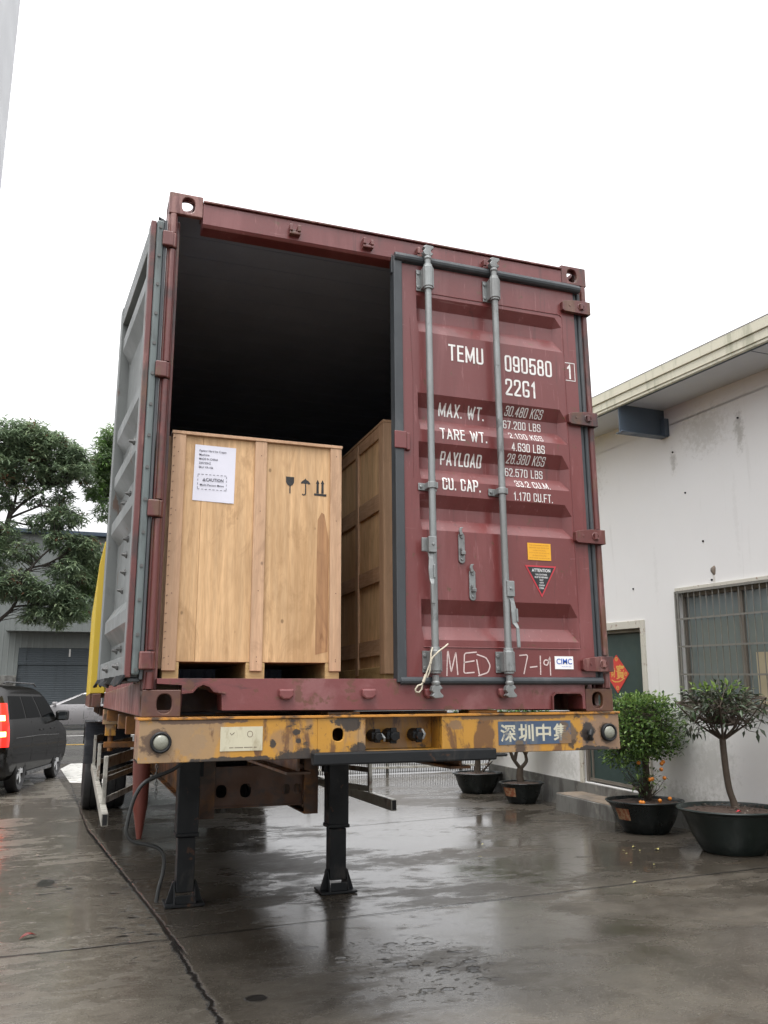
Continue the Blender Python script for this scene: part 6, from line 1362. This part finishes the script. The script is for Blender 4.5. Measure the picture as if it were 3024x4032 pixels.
# dense green ball with small kumquat bush at its foot
t, p = pot('dense bright green bush with orange kumquats at its foot, before the green door', 6.13, 4.85, 0.455, 0.365, 0.25, 'pot')
b = MB(); b.tube([(0.06, 0, .32), (0.05, 0, .5), (0.06, .01, .75), (0.04, 0, 1.0)], [.055, .045, .04, .035], 10)
tips = []
for k in range(12):
    a = 2 * pi * k / 12; R = r.uniform(.15, .4); e = (R * cos(a), R * sin(a), r.uniform(.95, 1.4)); b.tube([(0.05, 0, .78), (R * .5 * cos(a), R * .5 * sin(a), .95), e], [.018, .012, .006], 6); tips.append(e)
b.build('trunk', 'bark_p', t, 0, 60)
crown(t, r, [((0.04, 0, 1.28), (.53, .48, .27), 8), ((-.25, -.1, 1.10), (.34, .36, .26), 4), ((0.18, 0, 1.05), (.40, .36, .20), 3.2), ((-.20, 0, .88), (.32, .3, .14), 2.0), ((.25, 0, .92), (.24, .25, .12), 1.0), ((0.05, 0, 1.48), (.42, .38, .12), 2.5)], 7200, (0.040, 0.066), ['leaf_g', 'leaf_g3', 'leaf_g2'], [5, 3, 2.2], (tips, 0.06), 1.47, 0.1, 0.55, 0.5, 0.3)
crown(t, r, [((-.05, -.12, .60), (.24, .18, .16), 3), ((-.2, -.1, .70), (.2, .15, .12), 1)], 230, (0.035, 0.06), ['leaf_g3', 'leaf_g', 'leaf_g2'], [4, 2, 1], ([(0, -.05, .36)], 0.25), None, 0.3, 0.4, 0.2, 0.2)
for x, y, z in ((-.27, -.30, .375), (-.245, -.31, .372), (-.03, -.33, .385), (.125, -.31, .40), (-.06, -.26, .62), (-.085, -.25, .612), (.09, -.24, .72), (.13, -.2, .78), (.14, -.22, .62), (.155, -.2, .80), (-.19, -.2, .80)):
    b = MB(); n_ = 10; R = .023; b.lathe([(R * sin(pi * i / 8) + 1e-4, -R * cos(pi * i / 8)) for i in range(9)], n_, 0, (x, y, z)); b.build('kumquat', 'fruit', t, 0, 80)
patch(p, .455, .365, .25, radians(176), radians(206), .16, .29)
# two potted trees further along the wall, mostly behind the trailer
t, p = pot('twisted bonsai tree in a small dark pot, seen under the trailer bolster', 6.17, 7.92, 0.345, 0.30, 0.20, 'pot')
b = MB(); b.tube([(0, 0, .26), (-.03, 0, .38), (-.01, 0, .50)], [.06, .055, .05], 9); tips = []
for pth in ([(-.01, 0, .50), (-.12, 0, .64), (-.17, .02, .78), (-.28, 0, .95), (-.3, 0, 1.15)], [(0, 0, .50), (.10, 0, .60), (.10, 0, .72), (.22, 0, .84), (.30, 0, 1.05)], [(-.1, 0, .62), (-.02, .05, .80), (0, .02, 1.05)], [(.1, 0, .70), (.03, 0, .85), (.08, .05, 1.1)]):
    Q = smooth_path(pth, 4); b.tube(Q, [.032 - .018 * i / len(Q) for i in range(len(Q))], 7); tips.append(pth[-1])
b.build('trunk', 'bark_p', t, 0, 60)
crown(t, r, [((0, 0, 1.12), (.55, .45, .18), 5), ((.25, -.1, .93), (.3, .3, .10), 1.2), ((-.2, 0, .90), (.2, .2, .08), .7), ((0.1, 0, 1.32), (.5, .4, .12), 3)], 2200, (0.04, 0.065), ['leaf_g', 'leaf_g3', 'leaf_g2'], [4, 4, 1.2], (tips, 0.05), 1.36, 0.2, 0.5, 0.3, 0.2)
patch(p, .345, .30, .20, radians(176), radians(222), .11, .235)
t, p = pot('leafy tree in a plain black pot, farthest along the white wall', 6.16, 9.44, 0.425, 0.33, 0.25, 'pot')
b = MB(); b.tube([(0, 0, .28), (.02, 0, .5), (0, 0, .75)], [.06, .05, .045], 9); tips = []
for k in range(6):
    a = k * 1.05; e = (.4 * cos(a), .4 * sin(a), 1.1); b.tube([(0, 0, .6), (.2 * cos(a), .2 * sin(a), .85), e], [.03, .02, .01], 6); tips.append(e)
b.tube([(.05, 0, .3), (.20, 0, .42), (.26, 0, .56)], [.02, .016, .01], 6); b.tube([(.2, 0, .42), (.30, 0, .50)], [.014, .008], 6)
b.build('trunk', 'bark_p', t, 0, 60)
crown(t, r, [((0, 0, 1.2), (.55, .5, .28), 5), ((0, 0, 1.42), (.4, .4, .15), 2)], 1500, (0.05, 0.08), ['leaf_g', 'leaf_g3', 'leaf_g2'], [4, 4, 1], (tips, 0.05), 1.4, 0.2, 0.5, 0.3, 0.2)
t, p = pot('green leafed plant poking in at the right edge beside the widest pot', 6.45, 2.02, 0.42, 0.36, 0.26, 'pot', 'potted_tree')
b = MB(); b.tube([(0, 0, .32), (.0, .02, .6), (0, .05, .95)], [.035, .03, .02], 8); b.tube([(0, .02, .6), (-.05, .25, .78), (-.06, .40, .84)], [.012, .008, .004], 6); b.build('trunk', 'bark_p', t, 0, 60)
crown(t, r, [((0, 0.02, 1.05), (.30, .30, .25), 5), ((-.05, .34, .86), (.08, .10, .10), 1.0)], 320, (0.07, 0.12), ['leaf_g', 'leaf_g2'], [3, 2], None, None, 0.3, 0.4, 0.3, 0.2)

# ------------------------------------------------------------------ small things
M['leaf_red'] = pmat('wet_red_leaf', (0.14, 0.02, 0.015), 0.3, 0, 0.2, 30); M['leaf_yellow'] = pmat('yellow_leaf', (0.36, 0.33, 0.12), 0.5, 0, 0.2, 30)
def fallen(x, y, L_, rot, mat, label, grp=None):
    b = MB(); n = 6; vs = []
    for i in range(n + 1):
        s = i / n; wv = .21 * L_ * sin(pi * s) ** .8; z = .006 + .10 * L_ * sin(pi * s) + .06 * L_ * s
        vs += [(L_ * (s - .5), -wv, z + wv * .5), (L_ * (s - .5), 0, z), (L_ * (s - .5), wv, z + wv * .6)]
    b.add(vs, [q for i in range(n) for q in ((3 * i, 3 * i + 3, 3 * i + 4, 3 * i + 1), (3 * i + 1, 3 * i + 4, 3 * i + 5, 3 * i + 2))])
    o = b.build('fallen_leaf', mat, None, 0, 60); o.location = (x, y, 0.0); o.rotation_euler = (0, 0, rot); tag(o, label, 'fallen leaf', grp)
fallen(-0.475, 2.60, 0.115, 0.35, 'leaf_red', 'curled dark red leaf lying on the wet concrete at the left')
for x, y, L_, a in ((5.35, 4.02, .05, .3), (5.50, 3.82, .06, 1.2), (5.47, 3.80, .05, 2.2), (5.28, 3.82, .04, .9), (5.12, 3.88, .035, 2), (5.05, 3.72, .035, .2), (4.95, 3.15, .035, .5), (4.30, 2.55, .055, .1), (3.95, 4.75, .045, .3), (3.6, 4.1, .045, 2.6), (4.8, 3.3, .03, .3)):
    fallen(x, y, L_, a, 'leaf_yellow', 'small pale yellow leaf on the wet ground in front of the pots', 'yellow leaves on the ground')
for x, y, a in ((-.95, 6.0, .2), (-.55, 5.85, 1.4)): fallen(x, y, 0.07, a, 'step', 'brown scrap of leaf on the concrete beside the trailer', 'brown leaf scraps')
